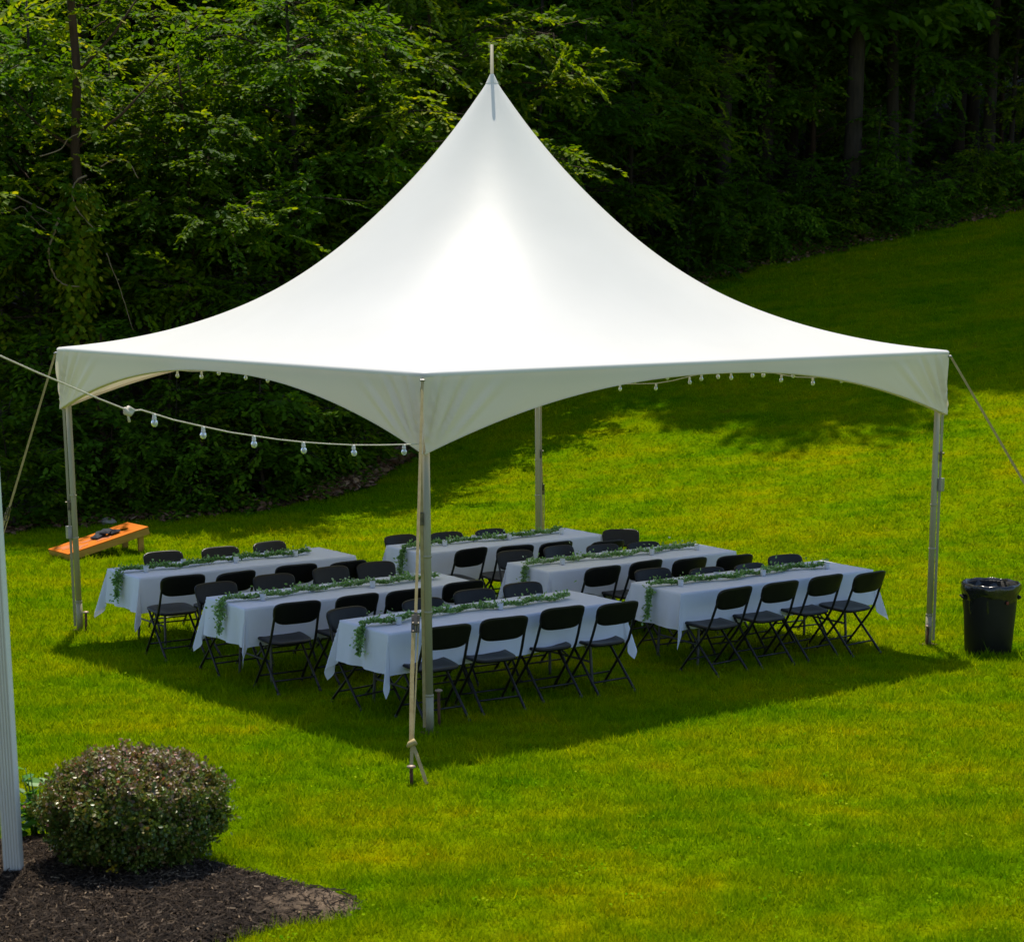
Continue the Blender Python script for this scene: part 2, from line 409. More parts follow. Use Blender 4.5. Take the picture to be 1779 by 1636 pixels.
def mat_mulch():
    m, n, l, b, o = new_mat('mulch_soil')
    v = mapped(n, l); f = noise(n, l, v, 45, 5, .7)
    tip = ground(600, 1578)
    vm = n.new('ShaderNodeVectorMath'); vm.operation = 'DISTANCE'; vm.inputs[1].default_value = tuple(tip); l.new(v, vm.inputs[0])
    ad = n.new('ShaderNodeMath'); ad.operation = 'MULTIPLY_ADD'; ad.inputs[1].default_value = .8; l.new(noise(n, l, v, 9, 4), ad.inputs[0]); l.new(vm.outputs['Value'], ad.inputs[2])
    fr = ramp(n, [(.45, (.8, .8, .8)), (.95, (0, 0, 0))]); l.new(ad.outputs[0], fr.inputs[0])
    r = ramp(n, [(.3, (.012, .0095, .008)), (.7, (.05, .038, .03))]); l.new(f, r.inputs[0])
    r2 = ramp(n, [(.3, (.16, .11, .07)), (.7, (.3, .22, .15))]); l.new(f, r2.inputs[0])
    l.new(mixc(n, l, fr.outputs[0], r.outputs[0], r2.outputs[0]), b.inputs['Base Color'])     # bare dry soil at the bed's tip
    b.inputs['Roughness'].default_value = .95; b.inputs['Specular IOR Level'].default_value = .1
    bump(n, l, b, f, 1, .02)
    return m
tag(obj('mulch_bed', bed_mesh(), mat_mulch()), 'dark mulch bed curving out from the house corner', 'mulch bed', kind='structure')

def bed_z(x, y):
    d = np.full(np.shape(x), 9.0)
    for i in range(len(BEDa)):
        a = BEDa[i]; b = BEDa[(i + 1) % len(BEDa)]; ab = b - a
        t = np.clip(((x - a[0]) * ab[0] + (y - a[1]) * ab[1]) / (ab @ ab), 0, 1)
        d = np.minimum(d, np.hypot(x - a[0] - t * ab[0], y - a[1] - t * ab[1]))
    return T(x, y) + .016 + .05 * (1 - np.exp(-d / .12))
rs = np.random.default_rng(11)
def chips(n):
    P = []
    while len(P) < n:
        c = rs.uniform([-3.2, -9.9], [-.4, -7.2], (n, 2)); c = c[in_bed(c[:, 0], c[:, 1])]
        tipd = np.hypot(c[:, 0] + .52, c[:, 1] + 8.75); c = c[rs.random(len(c)) < np.clip((tipd - .05) / .75, .2, 1)]
        P += list(c)
    P = np.array(P[:n]); z = bed_z(P[:, 0], P[:, 1]) + rs.uniform(-.004, .02, n)
    L = rs.gamma(3, .012, n) + .012; wd = rs.uniform(.0025, .008, n); an = rs.uniform(0, 2 * np.pi, n); tl = rs.normal(0, .3, n)
    d = np.c_[np.cos(an) * np.cos(tl), np.sin(an) * np.cos(tl), np.sin(tl)]; sd = np.c_[-np.sin(an), np.cos(an), np.zeros(n)]; up = np.cross(d, sd)
    c = np.c_[P, z]
    vs = []
    for e, s in ((-1, .7), (1, .5)):
        for a, b in ((-1, 0), (1, 0), (0, .8)):
            vs.append(c + d * (L * e / 2)[:, None] + sd * (wd * a * s)[:, None] + up * (wd * b)[:, None])
    V = np.stack(vs, 1).reshape(-1, 3); B = np.arange(n)[:, None] * 6
    Fq = np.concatenate([B + np.array(q) for q in ((0, 1, 4, 3), (1, 2, 5, 4), (2, 0, 3, 5))])
    t = np.repeat(np.clip(rs.beta(1.6, 3.2, n) + (rs.random(n) < .05) * .5, 0, 1), 6)
    return mesh_np('mulch_chips', V, Fq, t)
tag(obj('mulch_chips', chips(22000), M['chip']), 'loose shredded bark covering the mulch bed', 'mulch', kind='stuff')

# ------------------------------------------------------------------ grass blades
def blades():
    rs = np.random.default_rng(3)
    xs = []; ys = []
    for D0 in np.arange(8.2, 46, .4):
        D = D0 + .2
        lam = 9500 * min(1.0, (10.5 / D) ** 2)
        half = .305 * D + .9
        n = int(lam * 2 * half * .4)
        xs.append(rs.uniform(-half - .03 * D, half - .02 * D, n) + CAM[0]); ys.append(rs.uniform(D0, D0 + .4, n) + CAM[1])
    x = np.concatenate(xs); y = np.concatenate(ys)
    m = 2600                                                   # coarser tufts that stand up from the mown grass
    D0 = rs.uniform(8.5, 26, m); tx_ = rs.uniform(-1, 1, m) * (.305 * D0 + .5) + CAM[0]; k = 16
    x = np.concatenate([x, np.repeat(tx_, k) + rs.normal(0, .022, m * k)]); y = np.concatenate([y, np.repeat(D0 + CAM[1], k) + rs.normal(0, .022, m * k)])
    tuft = np.r_[np.zeros(len(x) - m * k), np.repeat(rs.uniform(.3, 1.2, m), k)]
    clump = np.sin(x * 9.1 + 2 * np.sin(y * 5.3)) * np.sin(y * 8.3 + 2 * np.sin(x * 6.1))
    keep = (y < edge(x) + .12 * rs.normal(size=len(x))) & ~in_bed(x + .05 * rs.normal(size=len(x)), y + .05 * rs.normal(size=len(x))) & ~((x < -2.5) & (y < -8.2)) & (rs.random(len(x)) < .85 + .35 * clump)
    x = x[keep]; y = y[keep]; n = len(x); clump = clump[keep]; tuft = tuft[keep]
    D = y - CAM[1]
    h = (.042 + .02 * clump + rs.gamma(2, .008, n)) * (1 + .12 * np.clip(D / 20, 0, 1.6)) * (1 + .75 * tuft); wd = .0028 * (np.maximum(D, 9) / 9) ** .95 * rs.uniform(.7, 1.4, n)
    an = rs.uniform(0, 2 * np.pi, n); lean = np.abs(rs.normal(.8, .35, n)); la = rs.uniform(0, 2 * np.pi, n)
    b = np.c_[x, y, T(x, y) - .004]
    s = np.c_[np.cos(an), np.sin(an), np.zeros(n)] * wd[:, None]
    tip = b + np.c_[np.cos(la) * np.sin(lean), np.sin(la) * np.sin(lean), np.cos(lean)] * h[:, None]
    V = np.stack([b - s, b + s, tip], 1).reshape(-1, 3)
    F = np.arange(3 * n).reshape(-1, 3)
    t = np.clip(.45 + (rs.beta(3, 3, n) - .5) * .9 * np.clip(14 / D, .45, 1) + (rs.random(n) < .025) * .4, 0, 1)
    return mesh_np('grass', V, F, np.repeat(t, 3))
gm = blades()
print('grass tris', len(gm.polygons))
tag(obj('grass', gm, M['grass']), 'short sunlit grass blades of the mown lawn', 'grass', kind='stuff')

# clover and broad weeds dotted through the lawn
def lawn_weeds():
    rs = np.random.default_rng(14); m = 300; k = 13
    D0 = 8.6 + 16 * rs.random(m) ** 1.3; cx = rs.uniform(-1, 1, m) * (.30 * D0 + .3) + CAM[0]; cy_ = D0 + CAM[1]
    sp_ = np.repeat(rs.uniform(.03, .09, m), k); x = np.repeat(cx, k) + rs.normal(0, 1, m * k) * sp_; y = np.repeat(cy_, k) + rs.normal(0, 1, m * k) * sp_
    ok = ~in_bed(x, y) & (y < edge(x) - .3) & ~((x < -2.4) & (y < -8)); x = x[ok]; y = y[ok]; n = len(x); an = rs.uniform(0, 6.28, n)
    P = np.c_[x, y, T(x, y) + rs.uniform(.02, .045, n)]; D = np.c_[np.cos(an), np.sin(an), rs.normal(.1, .3, n)]
    return leaf_mesh('lawn_weeds', P, D, np.array([0, 0, 1.]) + rs.normal(0, .3, (n, 3)), rs.uniform(.012, .026, n), np.clip(rs.normal(.55, .25, n), 0, 1), 1.5)
# ------------------------------------------------------------------ the tent
SIDE, EAVE, PEAK, TROT = 6.298, 2.923, 5.545, .701
HS = SIDE / 2
def trot(x, y): return (x * math.cos(TROT) - y * math.sin(TROT), x * math.sin(TROT) + y * math.cos(TROT))
CORN = [trot(-HS, -HS), trot(HS, -HS), trot(HS, HS), trot(-HS, HS)]      # towards camera, right, away, left
CORN_WORD = ['front', 'right', 'back', 'left']
tent = empty('canopy_tent', (0, 0, Tz(0, 0)))
tag(tent, 'white high-peak frame tent with scalloped valance standing over the tables', 'tent')
T0 = tent.location.copy()
def tpart(mb, name, mat, parent=None, smooth=False, bevel=0):
    """a part given in world coordinates, hung under the tent or one of its parts"""
    o = mb.build(name, mat, None, smooth, bevel); p = parent or tent
    o.parent = p; o.location = -T0 if p is tent else (0, 0, 0)
    return o
GM = [(0, 0), (.06, .014), (.1, .028), (.2, .074), (.3, .136), (.4, .213), (.5, .306), (.6, .408), (.7, .525), (.8, .655), (.9, .81), (.96, .92), (1, 1)]
def gprof(t):
    xs = [a for a, b in GM]; ys = [b for a, b in GM]
    return float(np.interp(t, xs, ys))
# smooth version of the profile
_tt = np.linspace(0, 1, 401); _gg = np.interp(_tt, [a for a, b in GM], [b for a, b in GM])
for _ in range(3):
    _k = np.ones(31) / 31; _gg[15:-15] = np.convolve(_gg, _k, 'valid')
def roof():
    NT, NM = 192, 60; V = []; F = []
    for j in range(NM + 1):
        m = 1 - (1 - j / NM) ** 1.0; m = .012 + (1 - .012) * m
        z = EAVE + (PEAK - EAVE) * float(np.interp(1 - m, _tt, _gg))
        wgt = min(1, max(0, (m - .1) / .88))
        wgt = wgt ** 1.15
        for k in range(NT):
            a = 2 * math.pi * (k + .0) / NT
            pw = 2.6 + 22 * m ** 5; Re = HS * (abs(math.cos(a)) ** pw + abs(math.sin(a)) ** pw) ** (-1 / pw); Rq = HS / max(abs(math.cos(a)), abs(math.sin(a)))
            Rs = Re + (Rq - Re) * m ** 14
            r = m * ((1 - wgt) * HS * 1.12 + wgt * Rs)
            x, y = trot(r * math.cos(a), r * math.sin(a))
            # cloth dips a little between the corners near the eave
            V.append((x, y, z))
    for j in range(NM):
        for k in range(NT):
            F.append((j * NT + k, (j + 1) * NT + k, (j + 1) * NT + (k + 1) % NT, j * NT + (k + 1) % NT))
    # rolled hem at the eave
    for q, (dr, dz) in enumerate(((.012, -.008), (.018, -.022), (.016, -.04))):
        for k in range(NT):
            a = 2 * math.pi * k / NT; Rs = (HS + dr) / max(abs(math.cos(a)), abs(math.sin(a)))
            V.append((*trot(Rs * math.cos(a), Rs * math.sin(a)), EAVE + dz))
        b0 = (NM + q) * NT; b1 = (NM + q + 1) * NT
        for k in range(NT): F.append((b0 + k, b1 + k, b1 + (k + 1) % NT, b0 + (k + 1) % NT))
    me = mesh_np('canopy', np.array(V), np.array(F), smooth=True); return me
o = obj('canopy', roof(), M['vinyl'], tent); o.location = -T0
def valance(a, b):
    """scalloped skirt from corner a to corner b with pulled folds near its ends"""
    A = np.array(CORN[a]); B = np.array(CORN[b]); d = (B - A) / np.linalg.norm(B - A); nrm = np.array([d[1], -d[0]])
    if np.dot(nrm, (A + B) / 2) < 0: nrm = -nrm
    NU, NV = 220, 18; V = []; F = []
    ph = a * 1.7
    for i in range(NU + 1):
        u = i / NU; s = u * SIDE; e = min(s, SIDE - s)
        dep = .088 + .51 * abs(2 * u - 1) ** 2.15
        for j in range(NV + 1):
            v = j / NV; z = EAVE - .028 - dep * v
            fade = math.exp(-(e / .55) ** 2) * math.sin(math.pi * min(1, v * 1.02)) ** .7
            an = math.atan2(e + .05, .75 - v * dep)          # folds fan out from the foot of the corner
            off = .016 + .010 * v + fade * (.020 * math.sin(an * 31 + ph) + .014 * math.sin(an * 53 + 2 * ph)) + .004 * math.sin(s * 3.1 + ph) * v
            in_c = .035 * (1 if i == 0 else 0)
            P = A + d * (-.012 + s * (SIDE + .024) / SIDE) + nrm * off
            V.append((P[0], P[1], z))
    for i in range(NU):
        for j in range(NV):
            q = i * (NV + 1) + j; F.append((q, q + 1, q + NV + 2, q + NV + 1))
    me = mesh_np('valance', np.array(V), np.array(F), smooth=True)
    o = obj('valance', me, M['valance'], tent); o.location = -T0
    # doubled hem along the scallop
    hb = MB(); hv = [V[i * (NV + 1) + NV] for i in range(NU + 1)]
    hb.ribbon([(p[0] - nrm[0] * .02, p[1] - nrm[1] * .02, p[2] + .002) for p in hv], .045, (nrm[0], nrm[1], .35))
    tpart(hb, 'hem', M['valance'], o)
for k in range(4): valance(k, (k + 1) % 4)
for k in range(4):
    x, y = CORN[k]; cx, cy = x * .985, y * .985; gz = Tz(cx, cy)
    m = MB(); m.tube([(cx, cy, gz - .02), (cx, cy, EAVE - .05)], .030, 20)
    leg = tpart(m, 'leg', M['alu'], smooth=True)
    for p in leg.data.polygons: p.use_smooth = len(p.vertices) == 4
    tag(leg, '%s leg of the tent, a bare aluminium pole' % CORN_WORD[k])
    # lower adjustable sleeve, base plate and pin
    out = Vector((x, y, 0)).normalized(); sid = Vector((-out.y, out.x, 0))
    m = MB(); m.tube([(cx, cy, gz), (cx, cy, gz + .30)], .033, 20); tpart(m, 'sleeve', M['alu'], leg, True)
    m = MB(); m.box((cx, cy, gz + .006), (.13, .13, .01), Matrix.Rotation(TROT, 3, 'Z')); tpart(m, 'base_plate', M['rust'], leg)
    for zz in (gz + .31, gz + .98, gz + 1.42):
        m = MB(); m.lathe([(.030, -.01), (.035, -.008), (.035, .008), (.030, .01)], 18, (cx, cy, zz)); tpart(m, 'band', M['alu'], leg, True)
    # fabric tension strap running down the outside of the leg with its small ratchet
    camv = Vector((CAM[0] - cx, CAM[1] - cy, 0)).normalized(); cr = Vector((camv.y, -camv.x, 0))
    sgn = {0: -1, 1: 1, 2: 1, 3: -1}[k]
    base = Vector((cx, cy, 0)) - cr * .040 * sgn + out * .01
    m = MB(); m.ribbon([base + Vector((0, 0, gz + .05)), base + Vector((0, 0, gz + 1.2)), base + Vector((0, 0, EAVE - .62))], .026, cr)
    st = tpart(m, 'tension_strap', M['web'] if k == 0 else M['alu'], leg)
    rz = {0: gz + 1.72, 1: gz + 1.9, 2: gz + 1.5, 3: gz + 1.32}[k]
    m = MB(); m.box(base + Vector((0, 0, rz)) + camv * .012, (.028, .02, .1), Matrix.Rotation(TROT, 3, 'Z')); m.tube([base + Vector((0, 0, rz + .03)) - cr * .035, base + Vector((0, 0, rz + .03)) + cr * .035], .009, 8)
    tpart(m, 'tension_ratchet', M['ratchet'], leg, bevel=.004)
    if k in (1, 3):
        m = MB(); m.box(base + Vector((0, 0, rz - .28)) - cr * .012 * sgn, (.05, .05, .13), Matrix.Rotation(TROT, 3, 'Z')); m.tube([base + Vector((0, 0, rz - .2)), base + Vector((0, 0, rz - .12))], .006, 6)
        tpart(m, 'strap_buckle', M['steel'], leg, bevel=.006)
    # cast corner fitting where beams, leg and guy meet
    m = MB(); m.box((x * .978, y * .978, EAVE - .085), (.07, .07, .07), Matrix.Rotation(TROT, 3, 'Z')); f = Vector((x, y, EAVE - .06)) + out * .045
    m.tube([Vector((x, y, EAVE - .06)) - out * .05, f], .014, 10); m.tube([f - sid * .02, f + sid * .02], .008, 8)
    tpart(m, 'corner_fitting', M['steel'], bevel=.006)
    x2, y2 = CORN[(k + 1) % 4]
    m = MB(); m.tube([(x * .985, y * .985, EAVE - .07), (x2 * .985, y2 * .985, EAVE - .07)], .03, 12); tpart(m, 'eave_beam', M['alu'], smooth=True)
m = MB(); m.tube([(0, 0, 3.3), (0, 0, PEAK + .275)], .0165, 14); tpart(m, 'mast', M['alu'], smooth=True)
m = MB(); m.lathe([(.062, -.085), (.042, -.045), (.026, -.012), (.0168, .004)], 20, (0, 0, PEAK)); tpart(m, 'peak_cap', M['vinyl'], smooth=True)
for a, b in ((0, 2), (1, 3)):
    m = MB(); m.tube([(CORN[a][0] * .98, CORN[a][1] * .98, EAVE - .1), (0, 0, 3.32 if a else 3.3), (CORN[b][0] * .98, CORN[b][1] * .98, EAVE - .1)], .005, 6); tpart(m, 'cross_cable', M['steel'])
# guy straps and their stakes
def stake(name, P, h, label, lean=(0, 0)):
    t = empty(name, P); tag(t, label, 'stake', 'steel tent stakes')
    top = Vector((lean[0], lean[1], h))
    m = MB(); m.tube([(0, 0, -.1), top], .0125, 10); m.build('shaft', M['rust'], t, True)
    m = MB(); m.lathe([(.0, -.012), (.02, -.011), (.032, -.003), (.029, .007), (.012, .013), (0, .014)], 14, tuple(top)); m.build('head', M['stakehead'], t, True)
    return t
def guy(k, foot, y_ratchet, y_knot, label):
    x, y = CORN[k]; out = Vector((x, y, 0)).normalized(); A = Vector((x, y, EAVE - .06)) + out * .04; B = Vector(foot) + Vector((0, 0, .11))
    t = empty('guy_strap', B); tag(t, label, 'strap', 'guy straps holding the tent corners')
    L = lambda s: (A + (B - A) * s) - B
    def s_at(py):
        a, b = 0., 1.
        for _ in range(40):
            mm = (a + b) / 2
            if project(L(mm) + B)[1] < py: a = mm
            else: b = mm
        return a
    sr = s_at(y_ratchet) if y_ratchet else .6; sk = s_at(y_knot) if y_knot else .9
    d = (B - A).normalized(); sd = d.cross(Vector((0, 0, 1))).normalized()
    cv = (Vector(CAM) - B).normalized(); sd2 = d.cross(cv).normalized()
    m = MB(); m.ribbon([L(0), L(sr * .5), L(sr)], .022, sd2); m.build('upper_webbing', M['web'], t)
    m = MB(); m.ribbon([L(sr) + sd2 * .012, L((sr + sk) / 2) + sd2 * .014, L(sk) + sd2 * .006], .03, sd2); m.ribbon([L(sr) - sd2 * .022, L((sr + sk) / 2) - sd2 * .016, L(sk) - sd2 * .008], .012, sd2 + cv)
    m.build('lower_webbing', M['web'], t)
    m = MB(); c = L(sr); q = d.to_track_quat('Z', 'Y').to_matrix()
    m.box(c + sd2 * .016, (.03, .006, .14), q); m.box(c - sd2 * .016, (.03, .006, .14), q); m.tube([c - sd2 * .027, c + sd2 * .027], .011, 10); m.tube([c - sd2 * .022 + d * .06, c + sd2 * .022 + d * .06], .008, 8)
    rt = m.build('ratchet', M['ratchet'], t, bevel=.003)
    m = MB(); m.box(c + cv * .02 - d * .04, (.026, .014, .1), q); m.build('ratchet_handle', M['ratchet'], rt, bevel=.004)
    m = MB(); c = L(sk); m.tube([c - sd2 * .03 + d * .01, c - sd2 * .012 - d * .012 + cv * .02, c + sd2 * .014 + d * .01 + cv * .022, c + sd2 * .03 + d * .03], [.012, .021, .022, .012], 8); m.build('knot', M['web'], t, True)
    m = MB(); m.ribbon([L(sk), L((sk + 1) / 2), L(1)], .024, sd2); m.build('stake_loop', M['web'], t)
    m = MB(); e = c - sd2 * .11 + d * .26; e.z = Tz(*(e + B)[:2]) - B.z + .012; m.ribbon([c, c - sd2 * .04 + d * .1, e], .026, sd2); m.build('tail', M['web'], t)
    stake('tent_stake', (foot[0], foot[1], foot[2]), .13, {0: 'short rusty stake with pale mushroom head at the foot of the front guy strap', 1: 'steel stake holding the right guy strap beyond the bin', 2: 'steel stake holding the back guy strap behind the rear tables', 3: 'steel stake holding the left guy strap by the house corner'}[k])
guy(0, ground(715, 1362), 1083, 1290, 'tan ratchet strap from front tent corner to stake in the foreground lawn')
def outward(k, dist):
    v = Vector((*CORN[k], 0)); v += v.normalized() * dist; return (v.x, v.y, Tz(v.x, v.y))
guy(1, outward(1, 1.75), None, None, 'tan strap slanting from right tent corner out past the black bin')
guy(2, outward(2, .75), 850, None, 'tan strap with dark ratchet hanging from back tent corner')
guy(3, outward(3, 1.05), None, None, 'tan strap slanting from left tent corner down behind the downspout')
p = ground(763, 1262); stake('tent_stake', tuple(p), .30, 'tall rusty stake standing right beside the front tent leg')
p = ground(149, 1096); stake('tent_stake', tuple(p), .20, 'dark stake standing in sunlit grass beside the left tent leg', (.012, 0))
p = ground(1619, 1122); stake('tent_stake', (p[0] - .05, p[1] + .02, p[2]), .2, 'rusty stake tucked against the left of the right tent leg', (.01, 0))

# ------------------------------------------------------------------ string lights
def bulb(parent, P, tilt=0.0):
    m = MB(); m.lathe([(.004, .004), (.010, .002), (.0125, -.006), (.0125, -.024), (.0145, -.026), (.0145, -.031), (.010, -.032)], 12)
    g = MB(); g.lathe([(.0095, -.030), (.0115, -.034), (.018, -.042), (.0215, -.053), (.0205, -.064), (.0155, -.0735), (.008, -.0785), (.0, -.080)], 14)
    b = g.build('bulb', M['bulb'], parent, True); b.location = P; b.rotation_euler = (tilt, tilt * .6, 0)
    s = m.build('socket', M['socket'], b, True)
    fm = MB(); fm.tube([(-.003, 0, -.032), (-.005, 0, -.048), (0, 0, -.056), (.005, 0, -.048), (.003, 0, -.032)], .0012, 5); fm.build('filament', M['steel'], b)
def strand(label, cord, bulbs, r=.0055, knot=None):
    B = Vector(cord[0]); t = empty('string_lights', B); tag(t, label, 'string lights', 'strands of clear bulbs hung on the tent')
    m = MB(); m.tube([Vector(p) - B for p in cord], r, 6); m.build('cord', M['webw'], t, True)
    rn = random.Random(len(bulbs))
    for p in bulbs: bulb(t, Vector(p) - B + Vector((0, 0, -.002)), rn.uniform(-.12, .12))
    return t, B
# strand from the house corner to the front tent leg: it hangs in one vertical plane
HOUSE = np.array([-2.62, -8.30]); LEG0 = np.array(CORN[0]) * .985
pd = (LEG0 - HOUSE) / np.linalg.norm(LEG0 - HOUSE); pn = np.array([pd[1], -pd[0], 0.])
def pl(px, py): return on_plane(px, py, (*LEG0, 0), pn)
cordpx = [(-30, 606), (0, 618), (60, 645), (110, 666), (170, 692), (218, 711), (228, 714), (245, 712), (268, 719), (300, 729), (353, 741), (400, 751), (441, 757), (480, 763), (527, 768), (570, 771), (614, 773), (660, 773), (705, 772), (728, 771)]
t, B = strand('white cord with six clear bulbs running from house corner to front leg', [pl(*p) for p in cordpx], [pl(*p) for p in [(268, 719), (353, 741), (441, 757), (527, 768), (614, 773), (702, 772)]], .005)
kp = [Vector(pl(*p)) - B for p in [(217, 708), (219, 716), (225, 718), (230, 712), (224, 709), (222, 716)]]
m = MB(); m.tube(kp, [.01, .02, .022, .02, .018, .014], 8); m.build('knot', M['webw'], t, True)
m = MB(); m.tube([Vector(pl(*p)) - B for p in [(223, 716), (223, 724), (225, 733)]], [.009, .007, .009], 6); m.build('cord_end', M['webw'], t, True)
# strands swagged along the two far eaves inside the tent
def eave_plane(a, b, inset):
    A = np.array(CORN[a]); Bc = np.array(CORN[b]); d = (Bc - A) / np.linalg.norm(Bc - A); n = np.array([d[1], -d[0]])
    mid = (A + Bc) / 2
    if np.dot(n, mid) < 0: n = -n
    P = mid - n * inset; return (*P, 0), np.array([n[0], n[1], 0.])
P0, n0 = eave_plane(1, 2, .12)
c1 = [(960, 655), (985, 660), (1030, 666), (1077, 667), (1103, 667), (1140, 666), (1170, 661), (1198, 654), (1219, 649), (1245, 648), (1270, 647), (1307, 643), (1326, 643), (1358, 651), (1385, 655), (1412, 656), (1440, 653), (1470, 646), (1500, 640)]
strand('bulb strand swagged along the right rear eave inside the tent, lower cord', [on_plane(*p, P0, n0) for p in c1], [on_plane(*p, P0, n0) for p in [(1077, 667), (1140, 666), (1198, 655), (1219, 649), (1270, 647), (1307, 643), (1358, 651), (1412, 656)]])
P1, n1 = eave_plane(1, 2, .5)
c2 = [(1000, 662), (1023, 664), (1043, 662), (1070, 658), (1103, 653), (1130, 649), (1160, 647), (1190, 648), (1220, 650), (1247, 646), (1290, 643), (1326, 642), (1355, 644), (1379, 643), (1420, 648), (1462, 651), (1500, 655)]
strand('fainter bulb strand behind the lower cord along the right rear eave', [on_plane(*p, P1, n1) for p in c2], [on_plane(*p, P1, n1) for p in [(1023, 664), (1043, 661), (1103, 653), (1160, 647), (1247, 645), (1326, 642), (1379, 643), (1462, 651)]])
P2, n2 = eave_plane(2, 3, .12)
c3 = [(270, 642), (308, 643), (330, 645), (350, 645), (366, 643), (380, 639), (395, 640), (410, 644), (427, 647), (445, 650), (465, 652), (490, 652), (520, 648)]
strand('bulb strand showing under the left valance along the left rear eave', [on_plane(*p, P2, n2) for p in c3], [on_plane(*p, P2, n2) for p in [(308, 643), (350, 645), (380, 639), (427, 647), (465, 652)]])

# ------------------------------------------------------------------ tables, cloths, garlands, votives
TL, TW, TH = 2.44, .75, .742
TABS = {'A': (-2.7084, .2374, .6524, 'rear left'), 'B': (-1.3565, -1.6024, .6392, 'middle left'), 'C': (.0089, -2.8976, .6607, 'front left'),
        'D': (-.0591, 2.0745, .6351, 'rear right'), 'E': (1.3303, .6496, .6194, 'middle right'), 'F': (2.5659, -.7705, .6081, 'front right')}
def mesh_box(d, c=(0, 0, 0)): return MB().box(c, d)
def make_table():
    t = empty('folding_table')
    m = MB(); m.box((0, 0, TH - .022), (TL, TW - .01, .044)); m.build('tabletop', M['table_top'], t, bevel=.012)
    for s in (-1, 1):
        x0 = s * .93; m = MB()
        m.tube([(x0 - s * .03, -.27, TH - .05), (x0, -.29, .5), (x0 + s * .02, -.31, .03), (x0 + s * .02, -.31, .0)], .0135, 8)
        m.tube([(x0 - s * .03, .27, TH - .05), (x0, .29, .5), (x0 + s * .02, .31, .03), (x0 + s * .02, .31, .0)], .0135, 8)
        m.tube([(x0 + s * .012, -.3, .22), (x0 + s * .012, .3, .22)], .010, 8); m.tube([(x0 - s * .03, -.28, TH - .055), (x0 - s * .03, .28, TH - .055)], .0135, 8)
        lf = m.build('leg_frame', M['table_leg'], t, True)
        m = MB(); m.tube([(x0, 0, .22), (s * .42, 0, TH - .06)], .009, 8); m.build('brace', M['table_leg'], lf, True)
    return t
def cloth_mesh(seed):
    rn = np.random.default_rng(seed); DR = .345; st = .03
    hx, hy = TL / 2 + .006, TW / 2 + .006
    # cloth coordinate lines: dense in the drop
    def line(h):
        inn = np.linspace(-h, h, 70 if h > 1 else 25); dr = np.linspace(0, DR, 17)[1:]
        return np.concatenate([-(h + dr[::-1]), inn, h + dr])
    a = line(hx); b = line(hy)
    ph = rn.uniform(0, 6.28, 8); V = []
    for y in b:
        for x in a:
            ex = abs(x) - hx; ey = abs(y) - hy; sx = 1 if x > 0 else -1; sy = 1 if y > 0 else -1
            if ex <= 1e-9 and ey <= 1e-9:
                sag = .0015 * math.sin(x * 5 + ph[0]) * math.sin(y * 9 + ph[1]) + .003 * math.exp(-(y / .03) ** 2) + .003 * sum(math.exp(-((x - q) / .035) ** 2) for q in (-.61, 0, .61)); V.append((x, y, TH + .004 + sag)); continue
            if ex > 0 and ey > 0:                              # corner: a hanging pleat
                r = math.hypot(ex, ey); an = math.atan2(ey, ex); c = math.sin(2 * an)
                out = r * (.05 + .20 * c ** 1.3 + .10 * math.sin(an * 8 + ph[2]) * c)
                th = math.pi / 4 + (an - math.pi / 4) * (1.0 - .35 * min(1, r / .35))
                wv = .018 * r * math.sin(an * 9 + ph[3])
                V.append((sx * (hx + (out + wv) * math.cos(th)), sy * (hy + (out - wv) * math.sin(th)), TH + .004 - math.sqrt(max(r * r - out * out, 0)) * (1 + .1 * c)))
            elif ex > 0:
                d = ex; k = d / DR; prox = math.exp(-((hy - abs(y)) / .12))
                wv = k * (.020 * math.sin(y * 13 + ph[4] + 1.2 * math.sin(y * 5)) + .010 * math.sin(y * 31 + ph[5]) + .03 * prox)
                out = .05 * d + wv; V.append((sx * (hx + out), y, TH + .004 - math.sqrt(max(d * d - out * out, 0))))
            else:
                d = ey; k = d / DR; prox = math.exp(-((hx - abs(x)) / .12))
                wv = k * (.013 * math.sin(x * 8 + ph[6] + 1.5 * math.sin(x * 2.3 + ph[5])) + .008 * math.sin(x * 23 + ph[7]) * math.sin(x * 3 + ph[4]) + .03 * prox)
                out = .04 * d + wv; V.append((x, sy * (hy + out), TH + .004 - math.sqrt(max(d * d - out * out, 0))))
    na, nb = len(a), len(b); I = np.arange(na * nb).reshape(nb, na)
    F = np.stack([I[:-1, :-1], I[:-1, 1:], I[1:, 1:], I[1:, :-1]], -1).reshape(-1, 4)
    return mesh_np('tablecloth', np.array(V), F, smooth=True)

LEAF2 = np.array([(0, 0, 0), (.26, .30, .05), (.24, .68, .03), (0, 1, -.03), (-.24, .68, .03), (-.26, .30, .05)])
def leaf_mesh(name, P, D, N, S, tint, wide=1.0):
    """P base points, D leaf directions, N approximate normals, S lengths -> one mesh of folded leaves"""
    P = np.asarray(P, float); D = np.asarray(D, float); N = np.asarray(N, float); S = np.asarray(S, float)
    D = D / (np.linalg.norm(D, axis=1, keepdims=True) + 1e-9)
    X = np.cross(D, N); X /= (np.linalg.norm(X, axis=1, keepdims=True) + 1e-9); Z = np.cross(X, D)
    V = P[:, None, :] + S[:, None, None] * (LEAF2[None, :, 0:1] * wide * X[:, None, :] + LEAF2[None, :, 1:2] * D[:, None, :] + LEAF2[None, :, 2:3] * Z[:, None, :])
    n = len(P); B = np.arange(n)[:, None] * 6
    F = np.concatenate([B + np.array([0, 1, 2, 3]), B + np.array([0, 3, 4, 5])])
    return mesh_np(name, V.reshape(-1, 3), F, np.repeat(tint, 6))
